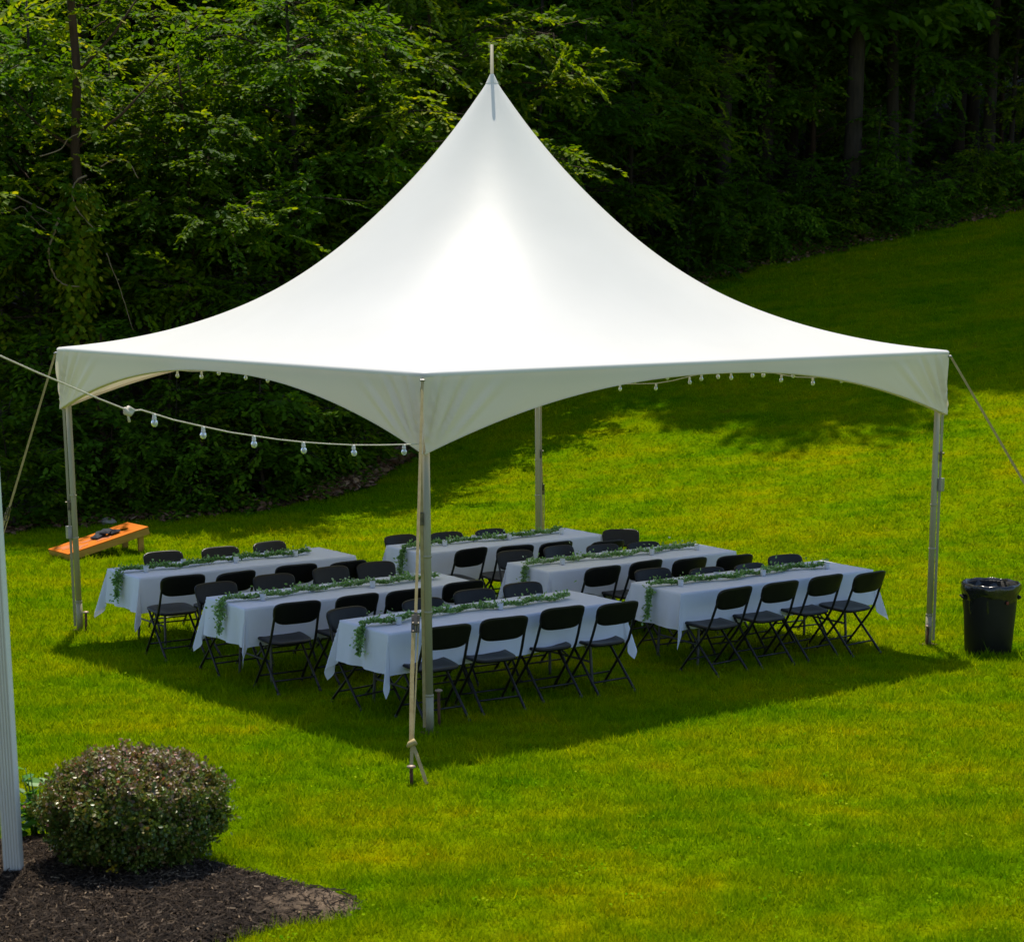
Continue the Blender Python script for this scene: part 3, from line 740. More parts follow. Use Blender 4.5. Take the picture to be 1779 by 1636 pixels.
def make_garland(seed):
    rn = np.random.default_rng(seed)
    end = rn.uniform(.86, 1.02)
    pts = []
    for s in np.linspace(0, 1, 90):
        x = -TL / 2 - .02 + s * (TL * .5 + end + .02 - .0)
        pts.append((x, .035 * math.sin(s * 9 + seed) + .02 * math.sin(s * 23 + 2 * seed), TH + .03 + .008 * math.sin(s * 40)))
    hang = []
    hl = rn.uniform(.2, .3)
    for s in np.linspace(1, 0, 18, endpoint=False):
        hang.append((-TL / 2 - .045 - .05 * s * .6, .035 * math.sin(seed) + .03 * s * math.sin(seed * 3), TH - hl * s + .01))
    pts = hang + pts
    t = empty('garland')
    m = MB(); m.tube(pts, .0035, 5); m.build('stem', M['twig'], t, True)
    Pn = np.array(pts); n = 3000
    i = np.where(rn.random(n) < .1, rn.uniform(0, 18, n), rn.uniform(12, len(Pn) - 1.01, n)); k = i.astype(int); f = (i - k)[:, None]
    P = Pn[k] * (1 - f) + Pn[k + 1] * f
    clump = .6 + .55 * np.sin(i * .55 + seed) * np.sin(i * .23 + 1)
    hanging = (i < 18)
    D = rn.normal(size=(n, 3)); D[:, 2] = np.where(hanging, D[:, 2] - .5, np.abs(D[:, 2]) * .8)
    D[:, 0] = np.where(hanging, D[:, 0] * .6 - .35, D[:, 0])
    D /= np.linalg.norm(D, axis=1, keepdims=True)
    off = rn.gamma(2, .017, n) * np.clip(clump, .3, 1.3)
    P = P + D * off[:, None]; P[:, 2] = np.where(hanging, P[:, 2], np.maximum(P[:, 2], TH + .008))
    Dl = D + .5 * rn.normal(size=(n, 3)); Dl[:, 2] = np.where(hanging, Dl[:, 2], np.maximum(Dl[:, 2], -.05))
    me = leaf_mesh('leaves', P, Dl, np.array([0, 0, 1.]) + .6 * rn.normal(size=(n, 3)), rn.uniform(.018, .036, n), np.clip(rn.beta(2.2, 2.0, n), 0, 1), 1.3)
    obj('leaves', me, M['garland'], t)
    return t
tag(obj('lawn_weeds', lawn_weeds(), leafy('clover_leaf', [(0, (.1, .27, .002)), (.6, (.24, .38, .005)), (1, (.42, .46, .02))], .4, rough=.8, spec=.0)), 'pale clover and weeds dotted through the lawn', 'weeds', kind='stuff')
tab0 = make_table(); first = True
def make_votive():
    t = empty('votive_cup')
    m = MB(); m.lathe([(0, 0), (.026, .001), (.03, .006), (.034, .075), (.031, .075), (.028, .012), (0, .012)], 14); m.build('cup', M['votive'], t, True)
    m = MB(); m.lathe([(0, .035), (.026, .035), (.027, .012)], 12); m.build('candle', M['linen'], t, True)
    return t
vot0 = make_votive(); vfirst = True
VOT = {'A': [-1.02, -.52, -.02, .42, .68, .92], 'B': [-.9, -.3, .25, .8], 'C': [-.95, -.3, .12, .66], 'D': [-.75, -.25, .1, .55, .85], 'E': [-.85, -.2, .3, .72, .92], 'F': [-.98, -.42, .05, .5, .88]}
for key, (x, y, a, wd) in TABS.items():
    z = Tz(x, y)
    t = tab0 if first else copy_tree(tab0); first = False
    t.location = (x, y, z); t.rotation_euler = (0, 0, a)
    tag(t, 'grey-legged folding banquet table under the cloth, %s of the six' % wd, 'table', 'six banquet tables under the tent')
    sd = ord(key)
    o = obj('tablecloth', cloth_mesh(sd), M['linen'], None, (x, y, z)); o.rotation_euler = (0, 0, a)
    tag(o, 'white cloth with pointed hanging corners over the %s table' % wd, 'tablecloth', 'white cloths on the six tables')
    g = make_garland(sd); g.location = (x, y, z); g.rotation_euler = (0, 0, a)
    tag(g, 'leafy green garland running down the %s table and over its near end' % wd, 'garland', 'eucalyptus garlands on the tables')
    rn = random.Random(sd)
    for i, u in enumerate(VOT[key]):
        v = vot0 if vfirst else copy_tree(vot0); vfirst = False
        s = .085 * (1 if i % 2 else -1) + rn.uniform(-.02, .02)
        v.scale = (.82,) * 3; v.location = (x + u * math.cos(a) - s * math.sin(a), y + u * math.sin(a) + s * math.cos(a), z + TH + .0065); v.rotation_euler = (0, 0, rn.uniform(0, 3))
        tag(v, 'small frosted votive cup on %s table, %s from near end' % (wd, ORD[i]), 'votive', 'frosted votive cups along the garlands')

# ------------------------------------------------------------------ folding chairs
def panel(outline, thick, curve, tilt, base):
    """a moulded plastic panel: outline points (x, z), bowed by curve(x), tilted; returns MB"""
    pass
def make_chair():
    t = empty('folding_chair')
    # backrest: rounded panel, bowed backwards in the middle
    def backpt(x, z): return -.205 - (z - .58) * .34 - .030 * (1 - (x / .23) ** 2) + .018
    n = 40; ring = []
    for k in range(n):
        an = 2 * math.pi * k / n; c, s = math.cos(an), math.sin(an)
        hw = .222; hh = .1
        x = hw * (abs(c) ** .42) * (1 if c > 0 else -1); z = hh * (abs(s) ** (.5 if s > 0 else .8)) * (1 if s > 0 else -1)
        x *= 1 - .07 * (0.5 - z / .2)
        ring.append((x, .70 + z))
    m = MB(); rows = [(1.0, -.011), (1.0, .011)]
    V = []; F = []
    scales = [0.0, .45, .8, .95, 1.0]
    def lay(off, bulge):
        idx = []
        for sc_ in scales[1:]:
            r = []
            for x, z in ring:
                xx = x * sc_; zz = .70 + (z - .70) * sc_
                o_ = off * (.55 if sc_ == 1.0 else 1)
                V.append((xx, backpt(xx, zz) + o_, zz)); r.append(len(V) - 1)
            idx.append(r)
        V.append((0, backpt(0, .70) + off, .70)); return idx, len(V) - 1
    fr, fc = lay(.013, 0); bk, bc = lay(-.013, 0)
    for k in range(n):
        k2 = (k + 1) % n
        F.append((fc, fr[0][k2], fr[0][k])); F.append((bc, bk[0][k], bk[0][k2]))
        for j in range(3):
            F.append((fr[j][k], fr[j][k2], fr[j + 1][k2], fr[j + 1][k])); F.append((bk[j][k], bk[j + 1][k], bk[j + 1][k2], bk[j][k2]))
        F.append((fr[3][k], fr[3][k2], bk[3][k2], bk[3][k]))
    m.add(V, F); m.build('backrest', M['black_plastic'], t, True)
    # seat: rounded plate, slightly dished
    V = []; F = []; ring = []
    for k in range(n):
        an = 2 * math.pi * k / n; c, s = math.cos(an), math.sin(an)
        x = .205 * (abs(c) ** .45) * (1 if c > 0 else -1); y = .2 * (abs(s) ** .55) * (1 if s > 0 else -1)
        ring.append((x * (1 + .06 * y / .2), y + .035))
    idx = []
    for sc_, dz in ((.35, -.012), (.7, -.008), (.93, 0), (1, -.006), (1, -.02), (.9, -.03)):
        r = []
        for x, y in ring: V.append((x * sc_, .035 + (y - .035) * sc_, .445 + dz + .02 * (y / .2) * .6)); r.append(len(V) - 1)
        idx.append(r)
    V.append((0, .035, .433)); c0 = len(V) - 1; V.append((0, .035, .416)); c1 = len(V) - 1
    for k in range(n):
        k2 = (k + 1) % n; F.append((c0, idx[0][k], idx[0][k2])); F.append((c1, idx[-1][k2], idx[-1][k]))
        for j in range(5): F.append((idx[j][k], idx[j + 1][k], idx[j + 1][k2], idx[j][k2]))
    MB().add(V, F).build('seat', M['black_plastic'], t, True)
    for s in (-1, 1):
        # upright that runs from the backrest down past the seat to the front foot
        m = MB(); m.tube([(s * .196, -.262, .775), (s * .2, -.222, .66), (s * .205, -.17, .52), (s * .208, -.135, .44), (s * .21, -.075, .35), (s * .213, .05, .2), (s * .215, .165, .06), (s * .216, .2, .012)], .0115, 8)
        fl = m.build('front_leg', M['black_metal'], t, True)
        MB().tube([(s * .216, .192, .024), (s * .2165, .205, 0)], .0145, 8).build('foot_cap', M['foot'], fl, True)
        m = MB(); m.tube([(s * .186, .155, .425), (s * .186, .12, .38), (s * .188, -.06, .2), (s * .19, -.2, .06), (s * .19, -.245, .012)], .0115, 8)
        rl = m.build('rear_leg', M['black_metal'], t, True)
        MB().tube([(s * .19, -.236, .024), (s * .19, -.25, 0)], .0145, 8).build('foot_cap', M['foot'], rl, True)
    MB().tube([(-.214, .12, .115), (.214, .12, .115)], .0085, 8).build('front_stretcher', M['black_metal'], t, True)
    MB().tube([(-.189, -.15, .11), (.189, -.15, .11)], .0085, 8).build('rear_stretcher', M['black_metal'], t, True)
    return t
chair0 = make_chair(); cfirst = True
CH = {('A', 'n'): [(319, 998), (412, 992), (516, 979.5), (606, 974)], ('A', 'f'): [(282, 959), (381, 951.5), (466, 942)],
      ('B', 'n'): [(518, 1044), (623, 1031), (710, 1022), (807, 1008)], ('B', 'f'): [(373, 1012), (474, 998), (572, 985), (651, 977)],
      ('C', 'n'): [(779, 1085), (878, 1071), (980, 1053), (1076, 1045)], ('C', 'f'): [(600, 1057), (733, 1041), (822, 1025), (906, 1013)],
      ('D', 'n'): [(821, 951), (897, 946), (968, 940), (1057, 938.5)], ('D', 'f'): [(694, 929.5), (774, 925), (850, 920), (1078, 919.5)],
      ('E', 'n'): [(1050, 983.5), (1125, 973), (1201, 968.5), (1279, 962.5)], ('E', 'f'): [(893, 957), (968, 948.5), (1045, 946), (1116, 942)],
      ('F', 'n'): [(1280, 1019), (1359, 1009), (1438, 998), (1514, 993)], ('F', 'f'): [(1132, 988), (1226, 987), (1300, 980.5), (1362, 965)]}
rn = random.Random(8)
for (key, side), L in CH.items():
    tx, ty, a, wd = TABS[key]
    for i, (px, py) in enumerate(L):
        cs = 1.04 if side == 'n' else 1.0; P = ground(px, py, .80 * cs)
        rz = a + (0 if side == 'n' else math.pi) + rn.uniform(-.13, .13)
        if (key, side, i) == ('D', 'f', 3): rz -= .5
        fwd = (-math.sin(rz), math.cos(rz))
        c = chair0 if cfirst else copy_tree(chair0); cfirst = False
        x, y = P[0] + fwd[0] * .268 * cs, P[1] + fwd[1] * .268 * cs; c.scale = (cs,) * 3
        vo = -(x - tx) * math.sin(a) + (y - ty) * math.cos(a); print('chair', key, side, i, round(vo, 2), round((x - tx) * math.cos(a) + (y - ty) * math.sin(a), 2))
        c.location = (x, y, Tz(x, y) + .004); c.rotation_euler = (0, 0, rz)
        nm = 'black folding chair on %s side of %s table, %s from left end' % ('near' if side == 'n' else 'far', wd, ORD[i])
        if (key, side, i) == ('D', 'f', 3): nm = 'black folding chair beyond the right end of rear right table'
        tag(c, nm, 'chair', 'black folding chairs around the tables')

# ------------------------------------------------------------------ bin
P = ground(1724, 1139)
t = empty('trash_bin', (P[0], P[1] + .2, Tz(P[0], P[1] + .2))); tag(t, 'tall round black plastic trash bin with liner right of the tent', 'bin')
m = MB(); m.lathe([(0, 0), (.218, 0), (.228, .015), (.244, .3), (.262, .60), (.262, .62), (.275, .625), (.275, .645), (.262, .65), (.262, .68), (.25, .68), (.236, .3), (.222, .03), (0, .03)], 40); m.build('body', M['bin'], t, True)
for s in (-1, 1):
    m = MB(); m.tube([(s * .255, -.07, .55), (s * .279, -.06, .56), (s * .279, .06, .56), (s * .255, .07, .55)], .013, 8); m.build('handle', M['bin'], t, True)
# liner folded over the rim, crumpled
V = []; F = []; n = 64
prof = [(.262, .56), (.275, .60), (.288, .64), (.286, .69), (.276, .702), (.262, .7), (.25, .62), (.235, .45), (.2, .2), (.0, .12)]
rn = random.Random(4)
for j, (r, z) in enumerate(prof):
    for k in range(n):
        an = 2 * math.pi * k / n
        w1 = math.sin(an * 7 + j) * .006 + math.sin(an * 17 + 2 * j) * .004
        dz = (.028 * math.sin(an * 3 + 1) + .012 * math.sin(an * 8)) if j == 0 else (.004 * math.sin(an * 11))
        rr = r + (w1 if j != 4 else w1 * .3) + (0.02 * math.sin(an * 9) if j in (6, 7) else 0)
        V.append((max(rr, 0) * math.cos(an), max(rr, 0) * math.sin(an), z + dz))
for j in range(len(prof) - 1):
    for k in range(n): F.append((j * n + k, j * n + (k + 1) % n, (j + 1) * n + (k + 1) % n, (j + 1) * n + k))
MB().add(V, F).build('liner', M['liner'], t, True)
m = MB(); an = math.atan2(-1, .45); m.box((.272 * math.cos(an), .272 * math.sin(an), .535), (.012, .03, .03), Matrix.Rotation(an, 3, 'Z')); o = m.build('sticker', M['red'], t, bevel=.004); o['label'] = 'small red sticker under the rim'

# ------------------------------------------------------------------ cornhole board with bags
LF = ground(119, 974); RF = ground(251, 961); fw = Vector((RF[0] - LF[0], RF[1] - LF[1], 0)).normalized()
rz = math.atan2(fw.y, fw.x)
t = empty('cornhole_board', (LF[0], LF[1], Tz(LF[0], LF[1])), rz); tag(t, 'orange wooden beanbag toss board tilted on two legs beside the wood', 'game board')
BL, BW, Z0, Z1 = 1.22, .61, .09, .36
sl = math.atan2(Z1 - Z0, BL); Ry = Matrix.Rotation(-sl, 3, 'Y')
def bp(u, v, h=0): return Vector((u * math.cos(sl) - h * math.sin(sl), v, Z0 + u * math.sin(sl) + h * math.cos(sl)))
dk = MB(); hu, hv, hr = .99, BW / 2, .076; n = 28      # deck with a round hole cut through it
V = []; F = []
for h in (0, -.014):
    for k in range(n):
        an = 2 * math.pi * k / n; V.append(bp(hu + hr * math.cos(an), hv + hr * math.sin(an), h))
    for k in range(n):
        an = 2 * math.pi * k / n; c, s = math.cos(an), math.sin(an)
        tt = min(((BL - hu) if c > 0 else hu) / max(abs(c), 1e-6), (BW / 2) / max(abs(s), 1e-6)); V.append(bp(hu + tt * c, hv + tt * s, h))
for k in range(n):
    k2 = (k + 1) % n
    F += [(k, n + k, n + k2, k2), (2 * n + k, 2 * n + k2, 3 * n + k2, 3 * n + k), (k, k2, 2 * n + k2, 2 * n + k), (n + k, 3 * n + k, 3 * n + k2, n + k2)]
dk.add(V, F)
for (u, v) in ((0, 0), (BL, 0), (BL, BW), (0, BW)):       # fill the deck's corners
    pass
# corners: triangles between the outermost fan points and each true corner
cr = MB()
for (u, v, su, sv) in ((0, 0, -1, -1), (BL, 0, 1, -1), (BL, BW, 1, 1), (0, BW, -1, 1)):
    an = math.atan2(v - hv, u - hu) % (2 * math.pi); k = int(an / (2 * math.pi / n)) % n; k2 = (k + 1) % n
    dk.add([V[n + k], V[n + k2], bp(u, v, 0), V[3 * n + k], V[3 * n + k2], bp(u, v, -.014)], [(0, 2, 1), (3, 4, 5), (0, 3, 5, 2), (1, 2, 5, 4)])
dk.build('deck', M['wood_top'], t)
for v in (.019, BW - .019): MB().box(bp(BL / 2, v, -.014 - .045), (BL - .004, .036, .089), Ry).build('side_rail', M['wood_side'], t, bevel=.003)
for u in (.02, BL - .022): MB().box(bp(u, BW / 2, -.0145 - .0445), (.036, BW - .08, .087), Ry).build('end_rail', M['wood_side'], t, bevel=.003)
for v in (.075, BW - .075):
    top = bp(BL - .1, v, -.05); MB().box((top.x, v, (top.z) / 2), (.08, .036, top.z), None).build('leg', M['wood_side'], t, bevel=.003)
for (u, v, su, sv, ro) in ((.16, .36, .1, .13, .3), (.3, .16, .09, .05, -.3), (.46, .33, .12, .05, .5), (.62, .2, .11, .1, .2), (.2, .12, .05, .08, 0)):
    V = []; n2 = 9
    for k in range(n2):
        an = 2 * math.pi * k / n2; q = 1 + .35 * math.sin(k * 2.7); V.append(bp(u + su * q * math.cos(an + ro), v + sv * q * math.sin(an), .003))
    MB().add(V, [tuple(range(n2))]).build('printed_mark', M['mark'], t)
def bag(u, v, h, ro, tilt, label):
    n = 14; V = []; F = []
    for i in range(n + 1):
        for j in range(n + 1):
            x = (i / n - .5) * 2; y = (j / n - .5) * 2
            e = (1 - abs(x) ** 3) * (1 - abs(y) ** 3)
            k = 1 - .06 * (1 - max(abs(x), abs(y))) - .08 * min(abs(x), abs(y)) * 0
            z = .026 * max(e, 0) ** .5 * (1 + .3 * math.sin(x * 5 + ro) * math.sin(y * 4 + u * 9))
            V.append((x * .078 * k, y * .078 * k, z))
    N = len(V); V += [(x, y, -z * .75) for x, y, z in V]
    for i in range(n):
        for j in range(n):
            q = i * (n + 1) + j; F.append((q, q + n + 1, q + n + 2, q + 1)); F.append((N + q, N + q + 1, N + q + n + 2, N + q + n + 1))
    me_ = MB().add(V, F)
    o = me_.build('bean_bag', M['bag'], None, True)
    loc = Matrix.Rotation(rz, 3, 'Z') @ bp(u, v, h) + t.location
    o.location = loc; o.rotation_euler = (Matrix.Rotation(rz, 3, 'Z') @ Ry @ Matrix.Rotation(tilt, 3, 'X') @ Matrix.Rotation(ro, 3, 'Z')).to_euler()
    tag(o, label, 'bean bag', 'dark bean bags on the board')
bag(.60, .30, .022, .3, 0, 'charcoal bean bag lowest on the orange board')
bag(.70, .40, .024, .9, .1, 'charcoal bean bag uppermost at the back edge of the pile')
bag(.82, .25, .022, .1, -.05, 'charcoal bean bag just below the board hole, nearest camera')
bag(.72, .27, .060, .6, .12, 'charcoal bean bag lying on top of the other bags')

# ------------------------------------------------------------------ house corner at the left edge
h = empty('house', (-2.62, -8.30, Tz(-2.62, -8.3))); tag(h, 'buff brick house corner with white downspout at the left edge', 'house')
HZ = 3.05
m = MB(); m.box((-2.25, -3.0, HZ / 2 - .1), (4.4, 5.9, HZ + .2)); wall = m.build('brick_wall', M['mortar'], h)      # core, bricks stand proud of it
BLn, BHt, BDp, J = .205, .062, .03, .011
bm = [MB().box((0, 0, 0), (BDp, BLn, BHt)).mesh('brick'), MB().box((0, 0, 0), (BLn, BDp, BHt)).mesh('brick')]
bms = []
for base in bm:
    row = []
    for mt in BR:
        c = base.copy(); c.materials.append(mt); row.append(c)
    bms.append(row)
rn = random.Random(3); nb = 0; rest = MB()
XF, YF = -.05, -.05           # faces of the core
for r in range(int(HZ / (BHt + J))):
    z = .04 + r * (BHt + J); o2 = (BLn + J) / 2 if r % 2 else 0
    for c in range(28):
        y = YF - .02 - BLn / 2 - c * (BLn + J) + o2
        if y + BLn / 2 > YF + .03 or y < -5.8: continue
        if nb < 280 and c < 7:
            o = obj('brick', bms[0][rn.randrange(3)], None, wall, (XF + rn.uniform(-.002, .003), y, z)); nb += 1
        else: rest.box((XF, y, z), (BDp, BLn, BHt))
    for c in range(20):       # end wall facing the lawn
        x = XF - .02 - BLn / 2 - c * (BLn + J) + (0 if r % 2 else (BLn + J) / 2)
        if x + BLn / 2 > XF - .016 or x < -4.3: continue
        rest.box((x, YF, z), (BLn, BDp, BHt))
o = rest.build('brickwork', BR[1], wall); o['kind'] = 'stuff'
# fluted white downspout on the corner
V = []; F = []; ring = []
for (x0, y0, x1, y1, nn) in ((-.05, -.04, .05, -.04, 12), (.05, -.04, .05, .04, 8), (.05, .04, -.05, .04, 12), (-.05, .04, -.05, -.04, 8)):
    for k in range(nn):
        q = k / nn; x = x0 + (x1 - x0) * q; y = y0 + (y1 - y0) * q
        ln = math.hypot(x, y); dd = .0016 * (1 if k % 2 else -1)
        ring.append((x * (1 + dd / .05), y * (1 + dd / .04)))
for z in (-.06, 1.5, HZ - .1):
    for x, y in ring: V.append((x + .03, y + .02, z))
n = len(ring)
for j in range(2):
    for k in range(n): F.append((j * n + k, j * n + (k + 1) % n, (j + 1) * n + (k + 1) % n, (j + 1) * n + k))
F.append(tuple(range(n - 1, -1, -1)))
ds = MB().add(V, F).build('downspout', M['white_vinyl'], h); ds.location = (.055, -.0, 0)
MB().box((-2.25, -3.0, HZ + .06), (4.44, 5.94, .16)).build('fascia', M['white_vinyl'], h)
MB().add([(0.0, .05, HZ + .15), (-4.6, .05, HZ + .15), (-4.6, -6.2, HZ + .15), (0.0, -6.2, HZ + .15), (-2.25, -1.6, HZ + 1.3), (-2.25, -4.4, HZ + 1.3)],
         [(0, 3, 2, 1), (0, 1, 4), (1, 2, 5, 4), (2, 3, 5), (3, 0, 4, 5)]).build('roof', M['roofing'], h)

# ------------------------------------------------------------------ vegetation
UP = np.array([0, 0, 1.])
def spray_leaves(rn, A, d, L, nl, size, droop=.25):
    """leaves set alternately along a twig of length L from A in direction d; returns P, D, N, S"""
    d = d / np.linalg.norm(d); side = np.cross(d, UP); side /= (np.linalg.norm(side) + 1e-9)
    t = np.linspace(.12, 1, nl); sg = np.where(np.arange(nl) % 2, 1, -1)
    P = A + d * (t * L)[:, None] + np.outer(-droop * L * t ** 2, UP)
    dirs = d * .75 + side * (sg * rn.uniform(.5, 1.0, nl))[:, None] + np.outer(-rn.uniform(.0, .55, nl), UP) + rn.normal(0, .18, (nl, 3))
    P = P + side * (sg * rn.uniform(0, .1, nl) * L)[:, None]
    N = UP + rn.normal(0, .35, (nl, 3))
    return P, dirs, N, size * rn.uniform(.7, 1.25, nl)
def make_tree(seed, H, cb, cr, trunk_r, n_limb, n_spray, nl, leaf, spray_L, bark, leafmat, lean=0., droop=.25, top_bias=0., wide=1.0, bare=False):
    """returns (trunk mesh, crown mesh): tapered trunk, limbs and leaf sprays through the crown's volume"""
    rn = np.random.default_rng(seed); m = MB()
    la = rn.uniform(0, 6.28)
    def tr(z):
        q = z / H
        return np.array([lean * H * q ** 1.4 * math.cos(la) + .05 * H * .1 * math.sin(q * 7 + seed), lean * H * q ** 1.4 * math.sin(la) + .005 * H * math.sin(q * 5 + 2 * seed), z])
    zs = np.linspace(-.15, H * .97, 12)
    m.tube([tr(max(z, 0)) + np.array([0, 0, min(z, 0)]) for z in zs], [trunk_r * (1.25 if z < .1 else 1) * (1 - .88 * max(z, 0) / H) for z in zs], 9)
    Ps = []; Ds = []; Ns = []; Ss = []; Ts = []
    tips = []
    for i in range(n_limb):
        q = (i + rn.uniform(0, 1)) / n_limb; z0 = cb + (H * .93 - cb) * q
        an = i * 2.4 + rn.uniform(-.5, .5)
        shape = math.sin(math.pi * min(.97, .22 + .74 * q)) ** .7
        R_ = cr * shape * rn.uniform(.65, 1.12)
        rise = R_ * rn.uniform(.05, .5) * (1 - .3 * q)
        A = tr(z0); Bt = A + np.array([math.cos(an) * R_, math.sin(an) * R_, rise])
        mid = (A + Bt) / 2 + np.array([0, 0, .12 * R_])
        pts = [A, (A + mid) / 2 + rn.normal(0, .03 * R_, 3), mid, (mid + Bt) / 2 + rn.normal(0, .03 * R_, 3), Bt]
        r0 = trunk_r * .42 * (1 - .7 * q)
        m.tube(pts, [r0, r0 * .75, r0 * .5, r0 * .3, r0 * .1], 5)
        tips.append((pts, R_))
    wts = np.array([t[1] ** 1.5 for t in tips]); wts /= wts.sum()
    for i in range(n_spray):
        pts, R_ = tips[rn.choice(len(tips), p=wts)]
        s = rn.beta(2.0, 1.1) * 3.999; k = int(s); f = s - k
        A = pts[k] * (1 - f) + pts[k + 1] * f
        axis_ = pts[-1] - pts[0]; axis_ = axis_ / (np.linalg.norm(axis_) + 1e-9)
        d = axis_ * .6 + rn.normal(0, .75, 3); d[2] = d[2] * .45 - .05
        off = rn.normal(0, .16 * R_, 3) * np.array([1, 1, .6])
        A2 = A + off; L = spray_L * rn.uniform(.6, 1.3)
        if i % 3 == 0: m.tube([A, (A + A2) / 2 + UP * .05, A2 + d / np.linalg.norm(d) * L * .8], [.012, .008, .003], 3, False)
        P, D, N, S = spray_leaves(rn, A2, d, L, nl, leaf, droop)
        Ps.append(P); Ds.append(D); Ns.append(N); Ss.append(S); Ts.append(np.clip(rn.normal(.42, .16) + rn.normal(0, .1, nl) + (rn.random(nl) < .02) * .4, 0, 1))
    tm = m.mesh('trunk', True); tm.materials.append(bark)
    if not Ps: return tm, None
    cm = leaf_mesh('crown', np.concatenate(Ps), np.concatenate(Ds), np.concatenate(Ns), np.concatenate(Ss), np.concatenate(Ts), wide); cm.materials.append(leafmat)
    return tm, cm
def plant_tree(name, meshes, x, y, rz, s, label, cat='tree', group=None, sz=None, tilt=(0, 0)):
    t = empty(name, (x, y, Tz(x, y))); t.rotation_euler = (tilt[0], tilt[1], rz); t.scale = (s, s, sz or s)
    obj('trunk' if cat == 'tree' else 'stems', meshes[0], None, t); obj('crown' if cat == 'tree' else 'foliage', meshes[1], None, t)
    tag(t, label, cat, group); return t
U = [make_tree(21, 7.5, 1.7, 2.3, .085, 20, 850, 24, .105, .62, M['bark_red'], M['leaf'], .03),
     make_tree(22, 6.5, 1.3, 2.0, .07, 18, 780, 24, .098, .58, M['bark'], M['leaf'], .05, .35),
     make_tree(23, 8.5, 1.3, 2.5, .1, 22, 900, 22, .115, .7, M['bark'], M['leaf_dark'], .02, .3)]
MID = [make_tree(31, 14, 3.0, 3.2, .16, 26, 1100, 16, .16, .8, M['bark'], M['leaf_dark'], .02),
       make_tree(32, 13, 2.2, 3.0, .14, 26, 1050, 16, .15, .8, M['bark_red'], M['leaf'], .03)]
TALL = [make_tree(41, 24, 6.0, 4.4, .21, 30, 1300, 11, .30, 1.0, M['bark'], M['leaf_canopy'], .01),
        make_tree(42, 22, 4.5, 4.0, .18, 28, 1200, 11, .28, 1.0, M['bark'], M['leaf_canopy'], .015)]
SH = [make_tree(51, 1.5, .05, .85, .022, 16, 230, 12, .085, .32, M['bark_red'], M['weed'], .05, .3),
      make_tree(52, 1.9, .1, .9, .026, 16, 240, 13, .10, .38, M['bark'], M['leaf'], .08, .35),
      make_tree(53, 2.8, .15, 1.0, .035, 18, 300, 14, .11, .42, M['bark'], M['leaf_dark'], .06, .35)]
def wx(px, y): return (px - PW / 2 - PX) / FOC * (y - CAM[1]) * 1.0 + CAM[0]
rn = random.Random(77)
# small trees along the front of the wood, left to right in the photograph
front = [(-60, 10.6, 0, 1.0, 'leafy sapling at the far left edge of the wood, half out of frame'), (75, 11.6, 2, .95, 'dark leafy tree left of the vine-wrapped trunk'),
         (250, 12.2, 1, 1.1, 'leafy tree just right of the vine-wrapped trunk'), (355, 11.6, 0, .92, 'bright leafy tree above the left rear eave of the tent'),
         (520, 13.0, 2, 1.0, 'dark tree whose drooping leaves hang above the tent roof slope'), (470, 15.0, 0, 1.15, 'taller leafy tree behind the drooping one left of the peak'),
         (660, 14.6, 1, 1.15, 'leafy maple-like tree left of the tent peak'), (770, 16.5, 0, 1.15, 'yellow-green tree directly behind the tent peak'),
         (160, 15.0, 0, 1.25, 'tall sapling with sunlit leaves at the upper left'), (10, 14.0, 1, 1.3, 'sunlit tree filling the upper left corner'),
         (940, 20.0, 2, 1.0, 'dark tree just right of the tent peak'), (1090, 22.5, 1, 1.1, 'shaded tree above the right roof slope'),
         (1250, 26.2, 2, 1.1, 'dark shaded tree where the lawn meets the wood above the tent'), (1400, 27.6, 0, 1.05, 'shaded tree left of the fern bank on the hill'),
         (1560, 28.4, 2, 1.1, 'dark tree at the top of the hill, second from the right edge'), (1730, 29.6, 1, 1.15, 'leafy tree at the top right corner of the hill')]
for i, (px, y, k, s, lb) in enumerate(front):
    plant_tree('woodland_tree', U[k], wx(px, y), y, rn.uniform(0, 6.28), s, lb, 'tree', 'small trees along the front of the wood')
mids = [(-40, 20, 0), (110, 23, 1), (300, 21.5, 1), (420, 24, 0), (590, 22, 1), (730, 24, 0), (880, 25, 1), (1010, 27.5, 0), (1180, 29, 1), (1330, 31, 0), (1480, 31, 1), (1640, 32, 0), (1800, 33, 1)]
def numbered(groups, key):
    groups[key] = groups.get(key, -1) + 1; return ORD[groups[key]]
cnt = {}
for i, (px, y, k) in enumerate(mids):
    wh = 'at the upper left' if px < 350 else 'left of the tent peak' if px < 800 else 'right of the tent peak' if px < 1200 else 'above the hill lawn'
    plant_tree('woodland_tree', MID[k], wx(px, y), y, rn.uniform(0, 6.28), rn.uniform(.9, 1.1), 'mid-height tree inside the wood %s, %s from left' % (wh, numbered(cnt, wh)), 'tree', 'mid-height trees inside the wood')
talls = [(-130, 29, 0, .9), (60, 31, 1, .9), (230, 30, 0, .9), (430, 30, 1, .9), (640, 29, 0, .9), (870, 25.5, 0, .85), (985, 27, 1, .85), (1120, 27.5, 0, .9), (1210, 27.0, 1, .95), (1255, 25.0, 1, 1.12), (1310, 26.8, 0, 1.05), (1365, 29, 1, 1.0), (1460, 26.0, 0, 1.05), (1530, 27.4, 1, .92), (1690, 29.2, 0, .82), (1930, 29.0, 1, .85), (2080, 29.5, 0, .85)]
cnt = {}
